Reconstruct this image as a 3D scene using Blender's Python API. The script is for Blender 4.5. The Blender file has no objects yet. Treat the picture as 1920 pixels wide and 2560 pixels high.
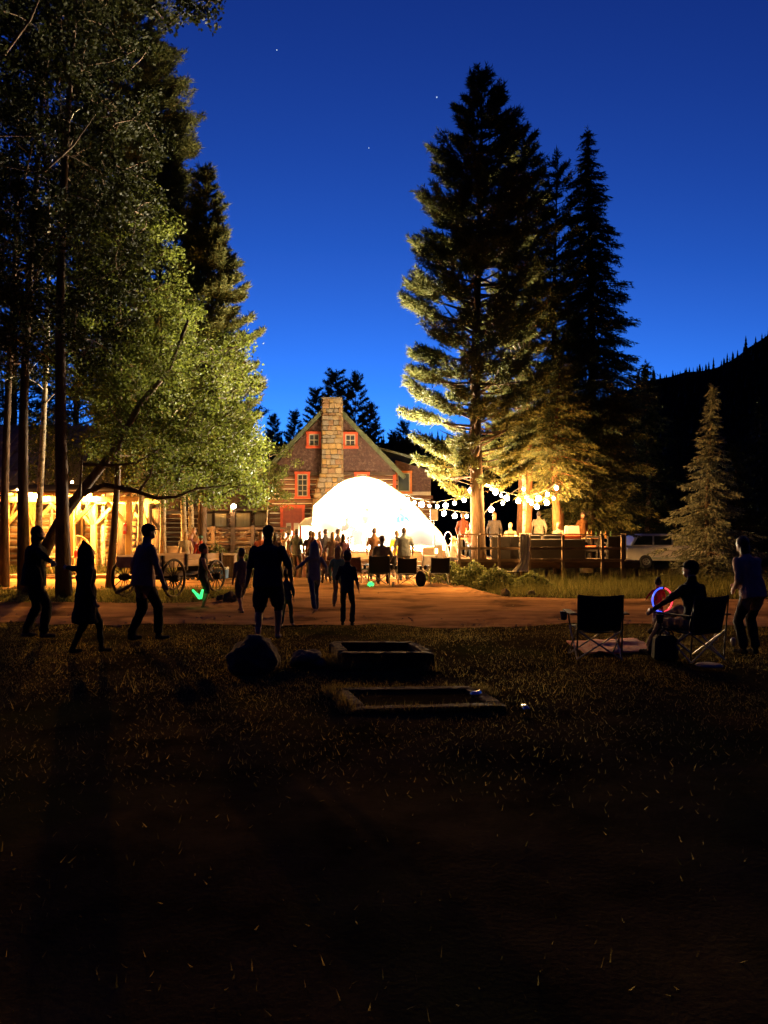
import bpy, bmesh, math, random
import numpy as np
from mathutils import Vector, Matrix, Euler, noise

random.seed(7)
rng = np.random.default_rng(11)
sc = bpy.context.scene
C = sc.collection
PI = math.pi
R = math.radians

# ------------------------------------------------------------------ camera
CAM_Z, HOR, F = 1.75, 1330.0, 1920.0
cam = bpy.data.cameras.new('camera')
co = bpy.data.objects.new('camera', cam)
C.objects.link(co)
co.location = (0, 0, CAM_Z)
co.rotation_euler = (R(90), 0, 0)
cam.sensor_fit = 'HORIZONTAL'
cam.sensor_width = 36
cam.lens = 36 * F / 1920
cam.shift_y = (HOR - 1280) / 1920      # horizon a little under the middle
cam.clip_end = 6000
sc.camera = co

# ------------------------------------------------------------------ sky, exposure
EXP = 5.5
K = 1 / 2 ** EXP                        # lamp strengths below are written for exposure 0
world = bpy.data.worlds.new('World')
sc.world = world
world.use_nodes = True
wn = world.node_tree
sky = wn.nodes.new('ShaderNodeTexSky')
sky.sky_type = 'NISHITA'
sky.sun_disc = False
sky.sun_elevation = R(-5.1)
sky.sun_rotation = R(-4)
sky.ozone_density = 4.6
sky.altitude = 2500
sky.dust_density = 0.2
wb = wn.nodes.new('ShaderNodeMix')      # the phone's tungsten white balance
wb.data_type = 'RGBA'
wb.blend_type = 'MULTIPLY'
wb.inputs[0].default_value = 1
wb.inputs[7].default_value = (.38, 1.16, .94, 1)
wn.links.new(sky.outputs[0], wb.inputs[6])
wn.links.new(wb.outputs[2], wn.nodes['Background'].inputs[0])
wn.nodes['Background'].inputs[1].default_value = 0.36
sc.view_settings.view_transform = 'Standard'
sc.view_settings.look = 'None'
sc.view_settings.exposure = EXP
sc.view_settings.gamma = 1
sc.view_settings.use_curve_mapping = False
cy = sc.cycles
cy.use_denoising = True
cy.max_bounces = 6
cy.diffuse_bounces = 3
cy.transparent_max_bounces = 8
cy.sample_clamp_indirect = 7.0 * K
cy.sample_clamp_direct = 0
cy.caustics_reflective = False
cy.caustics_refractive = False


def PX(x, y, d):
    """photograph pixel + distance in metres -> a point of the place"""
    return Vector(((x - 960) / F * d, d, CAM_Z + (HOR - y) / F * d))


def GX(x, d):
    return (x - 960) / F * d


# ------------------------------------------------------------------ materials
MATS = {}


def nodes_of(name):
    m = bpy.data.materials.new(name)
    m.use_nodes = True
    return m, m.node_tree, m.node_tree.nodes['Principled BSDF']


def mat(name, col, col2=None, rough=.8, scale=6, bump=.0, bscale=None, metal=0, stretch=(1, 1, 1), spec=.3, coords='Object', wear=None, wscale=2.2):
    if name in MATS:
        return MATS[name]
    m, nt, p = nodes_of(name)
    N, L = nt.nodes, nt.links
    p.inputs['Roughness'].default_value = rough
    p.inputs['Metallic'].default_value = metal
    p.inputs['Specular IOR Level'].default_value = spec
    tc = N.new('ShaderNodeTexCoord')
    mp = N.new('ShaderNodeMapping')
    mp.inputs['Scale'].default_value = stretch
    L.new(tc.outputs[coords], mp.inputs[0])
    nz = N.new('ShaderNodeTexNoise')
    nz.inputs['Scale'].default_value = scale
    nz.inputs['Detail'].default_value = 6
    nz.inputs['Roughness'].default_value = .65
    L.new(mp.outputs[0], nz.inputs['Vector'])
    if col2 is None:
        col2 = tuple(c * .6 for c in col)
    rp = N.new('ShaderNodeValToRGB')
    rp.color_ramp.elements[0].position = .35
    rp.color_ramp.elements[1].position = .68
    rp.color_ramp.elements[0].color = (*col2, 1)
    rp.color_ramp.elements[1].color = (*col, 1)
    L.new(nz.outputs[0], rp.inputs[0])
    out = rp.outputs[0]
    oi = N.new('ShaderNodeObjectInfo')
    mr = N.new('ShaderNodeMapRange')
    mr.inputs['To Min'].default_value = .82
    mr.inputs['To Max'].default_value = 1.15
    L.new(oi.outputs['Random'], mr.inputs[0])
    mx = N.new('ShaderNodeMix')
    mx.data_type = 'RGBA'
    mx.blend_type = 'MULTIPLY'
    mx.inputs[0].default_value = 1
    L.new(out, mx.inputs[6])
    L.new(mr.outputs[0], mx.inputs[7])
    out = mx.outputs[2]
    if wear:
        n2 = N.new('ShaderNodeTexNoise')
        n2.inputs['Scale'].default_value = wscale
        n2.inputs['Detail'].default_value = 8
        L.new(tc.outputs[coords], n2.inputs['Vector'])
        r2 = N.new('ShaderNodeValToRGB')
        r2.color_ramp.elements[0].position = .52
        r2.color_ramp.elements[1].position = .66
        L.new(n2.outputs[0], r2.inputs[0])
        m2 = N.new('ShaderNodeMix')
        m2.data_type = 'RGBA'
        L.new(r2.outputs[0], m2.inputs[0])
        L.new(out, m2.inputs[6])
        m2.inputs[7].default_value = (*wear, 1)
        out = m2.outputs[2]
    L.new(out, p.inputs['Base Color'])
    if bump:
        n3 = N.new('ShaderNodeTexNoise')
        n3.inputs['Scale'].default_value = bscale or scale * 3
        n3.inputs['Detail'].default_value = 5
        L.new(mp.outputs[0], n3.inputs['Vector'])
        b = N.new('ShaderNodeBump')
        b.inputs['Strength'].default_value = bump
        b.inputs['Distance'].default_value = .03
        L.new(n3.outputs[0], b.inputs['Height'])
        L.new(b.outputs[0], p.inputs['Normal'])
    MATS[name] = m
    return m


def leafmat(name, c1, c2, trans=.35, rough=.6):
    if name in MATS:
        return MATS[name]
    m, nt, p = nodes_of(name)
    N, L = nt.nodes, nt.links
    g = N.new('ShaderNodeNewGeometry')
    rp = N.new('ShaderNodeValToRGB')
    rp.color_ramp.elements[0].color = (*c1, 1)
    rp.color_ramp.elements[1].color = (*c2, 1)
    L.new(g.outputs['Random Per Island'], rp.inputs[0])
    L.new(rp.outputs[0], p.inputs['Base Color'])
    p.inputs['Roughness'].default_value = rough
    p.inputs['Specular IOR Level'].default_value = .06
    t = N.new('ShaderNodeBsdfTranslucent')
    L.new(rp.outputs[0], t.inputs[0])
    mx = N.new('ShaderNodeMixShader')
    mx.inputs[0].default_value = trans
    L.new(p.outputs[0], mx.inputs[1])
    L.new(t.outputs[0], mx.inputs[2])
    L.new(mx.outputs[0], N['Material Output'].inputs[0])
    MATS[name] = m
    return m


def glow(name, col, strength):
    if name in MATS:
        return MATS[name]
    m, nt, p = nodes_of(name)
    p.inputs['Base Color'].default_value = (.8, .8, .8, 1)
    p.inputs['Emission Color'].default_value = (*col, 1)
    p.inputs['Emission Strength'].default_value = strength * K
    MATS[name] = m
    return m


# ------------------------------------------------------------------ mesh helpers
def new_mesh(name, v, f, smooth=False):
    me = bpy.data.meshes.new(name)
    me.from_pydata([tuple(a) for a in v], [], f)
    if smooth:
        me.polygons.foreach_set('use_smooth', [True] * len(me.polygons))
    me.update()
    return me


def np_mesh(name, v, nper):
    """v: (n*nper,3) array, every nper vertices one face"""
    n = len(v) // nper
    me = bpy.data.meshes.new(name)
    me.vertices.add(len(v))
    me.vertices.foreach_set('co', np.asarray(v, dtype=np.float32).ravel())
    me.loops.add(n * nper)
    me.loops.foreach_set('vertex_index', np.arange(n * nper, dtype=np.int32))
    me.polygons.add(n)
    me.polygons.foreach_set('loop_start', np.arange(0, n * nper, nper, dtype=np.int32))
    me.polygons.foreach_set('loop_total', np.full(n, nper, dtype=np.int32))
    me.update(calc_edges=True)
    return me


def link(name, me, m, parent=None, loc=None, rot=None, scale=None):
    o = bpy.data.objects.new(name, me)
    C.objects.link(o)
    if me is not None and m is not None and not me.materials:
        me.materials.append(m)
    if parent:
        o.parent = parent
    if loc is not None:
        o.location = loc
    if rot is not None:
        o.rotation_euler = rot
    if scale is not None:
        o.scale = scale
    return o


def tag(o, label=None, cat=None, group=None, kind=None):
    if label:
        o['label'] = label
    if cat:
        o['category'] = cat
    if group:
        o['group'] = group
    if kind:
        o['kind'] = kind
    return o


def thing(name, label, cat, loc=(0, 0, 0), rz=0, group=None):
    o = bpy.data.objects.new(name, None)
    o.empty_display_size = .2
    C.objects.link(o)
    o.location = loc
    o.rotation_euler = (0, 0, rz)
    return tag(o, label, cat, group)


class MB:
    def __init__(s):
        s.v, s.f = [], []

    def add(s, v, f, M=None):
        n = len(s.v)
        s.v += [(M @ Vector(a)) if M is not None else Vector(a) for a in v]
        s.f += [tuple(i + n for i in q) for q in f]
        return s

    def box(s, c, size, rot=None, taper=1.0):
        x, y, z = (a / 2 for a in size)
        v = [(-x, -y, -z), (x, -y, -z), (x, y, -z), (-x, y, -z),
             (-x * taper, -y * taper, z), (x * taper, -y * taper, z), (x * taper, y * taper, z), (-x * taper, y * taper, z)]
        f = [(0, 3, 2, 1), (4, 5, 6, 7), (0, 1, 5, 4), (1, 2, 6, 5), (2, 3, 7, 6), (3, 0, 4, 7)]
        M = Matrix.Translation(Vector(c))
        if rot is not None:
            M = M @ Euler(rot).to_matrix().to_4x4()
        return s.add(v, f, M)

    def beam(s, a, b, w, h, up=(0, 0, 1)):
        a, b = Vector(a), Vector(b)
        d = (b - a)
        ln = d.length
        d.normalize()
        u = Vector(up)
        if abs(d.dot(u)) > .98:
            u = Vector((0, 1, 0))
        sx = d.cross(u).normalized()
        uz = sx.cross(d).normalized()
        v = []
        for p in (a, b):
            for i, j in ((-1, -1), (1, -1), (1, 1), (-1, 1)):
                v.append(p + sx * (i * w / 2) + uz * (j * h / 2))
        return s.add(v, [(0, 1, 2, 3), (7, 6, 5, 4), (0, 4, 5, 1), (1, 5, 6, 2), (2, 6, 7, 3), (3, 7, 4, 0)])

    def tube(s, pts, rad, n=8, cap=True):
        pts = [Vector(p) for p in pts]
        if not hasattr(rad, '__len__'):
            rad = [rad] * len(pts)
        rings = []
        ref = None
        for i, p in enumerate(pts):
            d = (pts[min(i + 1, len(pts) - 1)] - pts[max(i - 1, 0)]).normalized()
            if ref is None:
                ref = d.orthogonal().normalized()
            else:
                ref = (ref - d * ref.dot(d))
                ref = ref.normalized() if ref.length > 1e-4 else d.orthogonal().normalized()
            b = d.cross(ref)
            rings.append([p + (ref * math.cos(2 * PI * k / n) + b * math.sin(2 * PI * k / n)) * rad[i] for k in range(n)])
        v = [a for r_ in rings for a in r_]
        f = []
        for i in range(len(pts) - 1):
            for k in range(n):
                f.append((i * n + k, i * n + (k + 1) % n, (i + 1) * n + (k + 1) % n, (i + 1) * n + k))
        if cap:
            f.append(tuple(range(n - 1, -1, -1)))
            f.append(tuple((len(pts) - 1) * n + k for k in range(n)))
        return s.add(v, f)

    def ell(s, c, r, n=12, m=8, rot=None):
        v, f = [], []
        v.append((0, 0, r[2]))
        for i in range(1, m):
            a = PI * i / m
            for k in range(n):
                b = 2 * PI * k / n
                v.append((r[0] * math.sin(a) * math.cos(b), r[1] * math.sin(a) * math.sin(b), r[2] * math.cos(a)))
        v.append((0, 0, -r[2]))
        for k in range(n):
            f.append((0, 1 + k, 1 + (k + 1) % n))
        for i in range(m - 2):
            for k in range(n):
                f.append((1 + i * n + k, 1 + (i + 1) * n + k, 1 + (i + 1) * n + (k + 1) % n, 1 + i * n + (k + 1) % n))
        e = len(v) - 1
        b0 = 1 + (m - 2) * n
        for k in range(n):
            f.append((e, b0 + (k + 1) % n, b0 + k))
        M = Matrix.Translation(Vector(c))
        if rot is not None:
            M = M @ Euler(rot).to_matrix().to_4x4()
        return s.add(v, f, M)

    def loft(s, rings):
        n = len(rings[0])
        v = [a for r_ in rings for a in r_]
        f = []
        for i in range(len(rings) - 1):
            for k in range(n):
                f.append((i * n + k, i * n + (k + 1) % n, (i + 1) * n + (k + 1) % n, (i + 1) * n + k))
        f.append(tuple(range(n - 1, -1, -1)))
        f.append(tuple((len(rings) - 1) * n + k for k in range(n)))
        return s.add(v, f)

    def prism(s, poly, axis, a, b):
        """extrude a polygon (list of 2-D points) along an axis from a to b"""
        def P(p, t):
            return {'x': (t, p[0], p[1]), 'y': (p[0], t, p[1]), 'z': (p[0], p[1], t)}[axis]
        n = len(poly)
        v = [P(p, a) for p in poly] + [P(p, b) for p in poly]
        f = [tuple(range(n)), tuple(range(2 * n - 1, n - 1, -1))]
        f += [(k, n + k, n + (k + 1) % n, (k + 1) % n) for k in range(n)]
        return s.add(v, f)

    def torus(s, c, R_, r_, n=28, m=6, rot=None, arc=(0, 2 * PI)):
        full = abs(arc[1] - arc[0] - 2 * PI) < 1e-4
        cnt = n if full else n + 1
        v, f = [], []
        for i in range(cnt):
            a = arc[0] + (arc[1] - arc[0]) * i / n
            for k in range(m):
                b = 2 * PI * k / m
                q = R_ + r_ * math.cos(b)
                v.append((q * math.cos(a), r_ * math.sin(b), q * math.sin(a)))
        for i in range(n):
            j = (i + 1) % cnt
            for k in range(m):
                f.append((i * m + k, i * m + (k + 1) % m, j * m + (k + 1) % m, j * m + k))
        M = Matrix.Translation(Vector(c))
        if rot is not None:
            M = M @ Euler(rot).to_matrix().to_4x4()
        return s.add(v, f, M)

    def mesh(s, name, smooth=False, bevel=0):
        me = new_mesh(name, s.v, s.f, False)
        bm = bmesh.new()
        bm.from_mesh(me)
        bmesh.ops.recalc_face_normals(bm, faces=bm.faces)
        if bevel:
            bmesh.ops.bevel(bm, geom=list(bm.edges), offset=bevel, segments=1, affect='EDGES', clamp_overlap=True)
        bm.to_mesh(me)
        bm.free()
        if smooth:
            me.polygons.foreach_set('use_smooth', [True] * len(me.polygons))
        return me

    def build(s, name, m, parent=None, smooth=False, bevel=0, **k):
        return link(name, s.mesh(name, smooth, bevel), m, parent, **k)


def nz(x, y, s=1.0, o=0.0):
    return noise.noise(Vector((x * s + o, y * s - o, o * .37)))


# ------------------------------------------------------------------ palette
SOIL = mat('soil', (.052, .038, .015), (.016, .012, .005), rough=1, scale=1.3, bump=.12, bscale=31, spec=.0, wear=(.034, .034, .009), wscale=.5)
DIRT = mat('dirt', (.46, .25, .115), (.25, .132, .06), rough=1, scale=1.9, bump=1.0, bscale=11, spec=.0, stretch=(.4, 1.5, 1), wear=(.11, .062, .03), wscale=.8)
BARK = mat('bark', (.13, .085, .055), (.05, .034, .024), rough=1, scale=9, bump=.8, bscale=22, stretch=(1, 1, .22), spec=.1)
PINEBARK = mat('pine_bark', (.20, .088, .040), (.085, .04, .02), rough=1, scale=8, bump=.9, bscale=18, stretch=(1, 1, .3), spec=.1)
ASPEN = mat('aspen_bark', (.46, .40, .29), (.22, .18, .12), rough=.9, scale=7, bump=.3, stretch=(1, 1, 1.6), spec=.1, wear=(.07, .055, .04), wscale=6)
LOG = mat('log', (.17, .085, .045), (.085, .042, .026), rough=.9, scale=4, bump=.5, stretch=(.15, 1, 1), spec=.15)
PALELOG = mat('pale_log', (.42, .25, .11), (.27, .15, .065), rough=.85, scale=4, bump=.4, stretch=(.15, 1, 1))
CHINK = mat('chinking', (.62, .55, .42), (.45, .39, .29), rough=1, scale=5, bump=.3)
TIMBER = mat('timber', (.50, .33, .13), (.36, .22, .08), rough=.75, scale=5, bump=.3, stretch=(1, 1, .15))
GREYWOOD = mat('grey_wood', (.20, .135, .082), (.095, .062, .038), rough=.95, scale=6, bump=.5, stretch=(.2, .2, .2))
DARKWOOD = mat('dark_wood', (.10, .062, .040), (.05, .032, .022), rough=.95, scale=5, bump=.5, stretch=(.25, 1, 1))
PLANK = mat('wagon_plank', (.48, .33, .20), (.32, .21, .13), rough=.95, scale=6, bump=.5, stretch=(1, .2, 1))
IRON = mat('rusty_iron', (.055, .035, .026), (.028, .018, .014), rough=.85, scale=9, bump=.3, metal=.3)
STEEL = mat('grey_steel', (.32, .31, .29), (.22, .21, .2), rough=.45, metal=.7)
DARKSTEEL = mat('dark_steel', (.05, .05, .055), (.03, .03, .033), rough=.5, metal=.4)
SHINGLE = mat('shingle', (.080, .042, .033), (.042, .022, .018), rough=1, scale=7, bump=.4, wear=(.115, .075, .06), wscale=9)
REDTRIM = mat('red_trim', (.52, .085, .03), (.36, .055, .02), rough=.7, scale=8)
SASH = mat('sash', (.42, .38, .28), (.28, .25, .18), rough=.7)
PANE = mat('pane', (.035, .04, .045), (.02, .024, .028), rough=.08, scale=2, spec=.6)
ROOF = mat('roof_metal', (.07, .085, .06), (.045, .055, .04), rough=.5, scale=3, spec=.4)
TINROOF = mat('tin_roof', (.30, .27, .24), (.19, .165, .145), rough=.55, scale=3, metal=.3, wear=(.15, .10, .07))
MORTAR = mat('mortar', (.20, .155, .105), (.13, .1, .066), rough=1, bump=.4)
STONES = [mat('chimney_stone_%s' % n, c, rough=.95, scale=7, bump=.6) for n, c in
          (('tan', (.36, .26, .14)), ('grey', (.26, .215, .155)), ('ochre', (.39, .25, .10)), ('rust', (.30, .18, .095)))]
ROCK = mat('rock', (.11, .085, .055), (.05, .038, .026), rough=1, scale=4, bump=.9, bscale=14)
CANVAS = None
BLACKFAB = mat('black_fabric', (.020, .021, .026), (.012, .012, .015), rough=.95, scale=30, bump=.2)
NEEDLE = leafmat('pine_needles', (.055, .063, .018), (.160, .154, .050), .28)
SPRUCE = leafmat('spruce_needles', (.055, .062, .020), (.165, .150, .050), .25)
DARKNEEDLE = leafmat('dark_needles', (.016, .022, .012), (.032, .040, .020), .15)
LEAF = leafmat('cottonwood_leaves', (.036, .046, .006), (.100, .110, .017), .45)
LEAFD = leafmat('shaded_cottonwood_leaves', (.006, .008, .0015), (.018, .018, .004), .3)  # darkened leaf copy: shade of the upper left crowns put into the colour
ASPLEAF = leafmat('aspen_leaves', (.070, .095, .020), (.19, .20, .05), .45)
GRASS = leafmat('grass_blades', (.055, .052, .014), (.22, .165, .055), .55, .9)
LITSPRUCE = leafmat('lit_spruce_needles', (.080, .088, .060), (.20, .20, .135), .2)  # lightened needles: lamp light that misses the young spruce, put into its colour
VERGE = leafmat('verge_grass', (.060, .070, .018), (.19, .17, .055), .35, .8)
WEED = leafmat('weed_leaves', (.055, .075, .022), (.16, .17, .06), .35)

# ------------------------------------------------------------------ ground
def road_lo(x):
    return 14.4 + .7 * nz(x, 0, .35, 3) + .38 * nz(x, 0, 1.1, 9) + .16 * nz(x, 0, 3.1, 4)


def sstep(a, b, x):
    t = min(1, max(0, (x - a) / (b - a)))
    return t * t * (3 - 2 * t)


def road_hi(x):
    left = 19.0 + .4 * nz(x, 1, .5, 5)
    mid = 33.0
    right = 20.4 - .05 * max(0, x - 3) + .4 * nz(x, 1, .5, 7)
    a = sstep(-4.6, -3.2, x)
    b = sstep(1.4, 3.4, x)
    return (left * (1 - a) + mid * a) * (1 - b) + right * b


def spaced(lo, hi, a, b, fine, coarse):
    v = [a]
    while v[-1] < b:
        v.append(v[-1] + fine)
    st = coarse
    while v[-1] < hi:
        v.append(v[-1] + st)
        st *= 1.5
    w = [a]
    st = coarse
    while w[-1] > lo:
        w.append(w[-1] - st)
        st *= 1.5
    return sorted(set(w + v))


def gz(x, y):
    m = sstep(15.2, 13.8, y) if y < 17 else 0
    return .035 * m * nz(x, y, .8, 2) + .012 * m * nz(x, y, 3, 4)


xs = spaced(-2500, 2500, -9, 9, .2, 1)
ys = spaced(-40, 3500, 1.5, 15.5, .2, 1)
gv = [(x, y, gz(x, y) - (.02 if y > 16 else 0)) for y in ys for x in xs]
nx = len(xs)
gf = [(j * nx + i, j * nx + i + 1, (j + 1) * nx + i + 1, (j + 1) * nx + i) for j in range(len(ys) - 1) for i in range(nx - 1)]
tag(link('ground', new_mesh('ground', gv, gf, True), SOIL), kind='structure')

rv, rf = [], []
rxs = np.arange(-46, 46.01, .25)
NR = 26
for x in rxs:
    lo, hi = road_lo(x), road_hi(x)
    for j in range(NR + 1):
        y = lo + (hi - lo) * j / NR
        edge = min(j, NR - j) / NR
        rv.append((x, y, .010 + .03 * min(1, edge * 7) + .03 * min(1, edge * 5) * (nz(x, y, .6, 1) * .5 + .5) + .026 * math.sin(y * 3.1 + nz(x, y, .3, 8) * 2) * min(1, edge * 6) + .012 * nz(x, y, 2.3, 6) * min(1, edge * 6)))
for i in range(len(rxs) - 1):
    for j in range(NR):
        a = i * (NR + 1) + j
        rf.append((a, a + NR + 1, a + NR + 2, a + 1))
tag(link('dirt_road', new_mesh('dirt_road', rv, rf, True), DIRT), kind='structure')
rv, rf = [], []
for i, x in enumerate(np.arange(-17, -3.3, .3)):
    lo, hi = 23.2 + .5 * nz(x, 3, .6, 2), 29.4 + .3 * nz(x, 8, .6, 2)
    for j in range(9):
        rv.append((x, lo + (hi - lo) * j / 8, .006 + .012 * nz(x, j, .9, 3) ** 2))
n_ = len(rv) // 9
rf = [(i * 9 + j, i * 9 + 9 + j, i * 9 + 10 + j, i * 9 + j + 1) for i in range(n_ - 1) for j in range(8)]
tag(link('dirt_path', new_mesh('dirt_path', rv, rf, True), DIRT), kind='structure')


# loose stones on the track
gvs, gfs = [], []
for i in range(2600):
    x = random.uniform(-12, 12)
    lo, hi = road_lo(x), min(road_hi(x), 30)
    y = random.uniform(lo - .5, hi + .3)
    if random.random() > .25 + max(0, nz(x, y, .9, 21)) * 1.6:
        continue
    r_ = random.uniform(.010, .035) * (1.6 if random.random() < .06 else 1)
    b_ = len(gvs)
    q = [Vector((random.uniform(.7, 1.2) * a, random.uniform(.7, 1.2) * c, random.uniform(.5, .8) * e)) for a, c, e in ((1, 0, 0), (-1, 0, 0), (0, 1, 0), (0, -1, 0), (0, 0, 1), (0, 0, -1))]
    gvs += [(x + v.x * r_, y + v.y * r_, .03 + v.z * r_) for v in q]
    gfs += [tuple(b_ + k for k in t) for t in ((0, 2, 4), (2, 1, 4), (1, 3, 4), (3, 0, 4), (2, 0, 5), (1, 2, 5), (3, 1, 5), (0, 3, 5))]
tag(link('gravel', new_mesh('gravel', gvs, gfs), mat('gravel_stone', (.34, .22, .13), (.17, .11, .07), rough=1, scale=3)), 'loose small stones scattered on the dirt road', 'gravel', kind='stuff')


# hills
def hill(name, d, prof, depth, m, amp=2.0):
    v, f = [], []
    pxs = np.linspace(-900, 2900, 200)
    rows = 8
    for i, px in enumerate(pxs):
        yy = np.interp(px, [p[0] for p in prof], [p[1] for p in prof])
        top = CAM_Z + (HOR - yy) / F * d
        for j in range(rows + 1):
            t = j / rows
            dd = d + depth * (t - 1)
            v.append(((px - 960) / F * d, dd, -1 + (top + 1) * t ** 1.2 + amp * nz(px * .02, t * 4, 1, 5) * t))
    for i in range(len(pxs) - 1):
        for j in range(rows):
            a = i * (rows + 1) + j
            f.append((a, a + rows + 1, a + rows + 2, a + 1))
    n0 = len(v)
    for i in range(len(pxs)):
        b = v[i * (rows + 1) + rows]
        v.append((b[0], b[1] + depth, -1))
    for i in range(len(pxs) - 1):
        f.append((i * (rows + 1) + rows, (i + 1) * (rows + 1) + rows, n0 + i + 1, n0 + i))
    return tag(link(name, new_mesh(name, v, f, True), m), kind='structure')


HILLM = mat('hill_forest_floor', (.010, .012, .008), (.005, .006, .004), rough=1, scale=.05, spec=0)
HILLP = [(-900, 980), (0, 1060), (600, 1112), (690, 1106), (760, 1116), (1000, 1110), (1200, 1090), (1500, 1000), (1630, 950), (1720, 932), (1800, 915), (1860, 880), (1920, 835), (2100, 740), (2900, 600)]
hill('hill', 420, HILLP, 260, HILLM)
hv = []
for i in range(3600):
    px = random.uniform(1480, 2300) if i % 3 else random.uniform(500, 1480)
    t = random.random() ** .6
    yy = np.interp(px, [p[0] for p in HILLP], [p[1] for p in HILLP])
    top = CAM_Z + (HOR - yy) / F * 420
    y = 420 + 260 * (t - 1)
    z = -1 + (top + 1) * t ** 1.2 + 2 * nz(px * .02, t * 4, 1, 5) * t
    x = (px - 960) / F * 420
    h = random.uniform(2.2, 6.5) if random.random() < .93 else random.uniform(6, 10)
    r_ = h * random.uniform(.13, .2)
    for lev in range(3):
        zb, zt, rr = z + h * (.05 + .27 * lev), z + h * (.5 + .25 * lev), r_ * (1 - .28 * lev)
        for k in range(5):
            a, b = 2 * PI * k / 5 + lev, 2 * PI * (k + 1) / 5 + lev
            hv += [(x + rr * math.cos(a), y + rr * math.sin(a), zb), (x + rr * math.cos(b), y + rr * math.sin(b), zb), (x, y, zt)]
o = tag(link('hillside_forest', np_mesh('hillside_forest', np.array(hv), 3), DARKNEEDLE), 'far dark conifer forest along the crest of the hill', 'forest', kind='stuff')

# ------------------------------------------------------------------ vegetation
def unit(a):
    return a / np.maximum(np.linalg.norm(a, axis=-1, keepdims=True), 1e-6)


def blades(p, u, ln, w):
    """one thin triangle per row: root p, direction u"""
    s = unit(np.cross(u, rng.normal(size=u.shape)))
    v = np.empty((len(p), 3, 3))
    v[:, 0] = p - s * (w / 2)[:, None]
    v[:, 1] = p + s * (w / 2)[:, None]
    v[:, 2] = p + u * ln[:, None]
    return v.reshape(-1, 3)


def leafquads(p, size, flat=.0):
    n = unit(rng.normal(size=p.shape) + np.array([0, 0, flat]))
    a = unit(np.cross(n, rng.normal(size=p.shape)))
    b = np.cross(n, a)
    v = np.empty((len(p), 4, 3))
    v[:, 0] = p - a * size[:, None] * .62
    v[:, 1] = p + b * size[:, None] * .42
    v[:, 2] = p + a * size[:, None] * .62
    v[:, 3] = p - b * size[:, None] * .42
    return v.reshape(-1, 3)


def tubes_np(paths, n=5):
    mb = MB()
    for pts, rad in paths:
        mb.tube(pts, rad, n, cap=False)
    return mb


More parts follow.
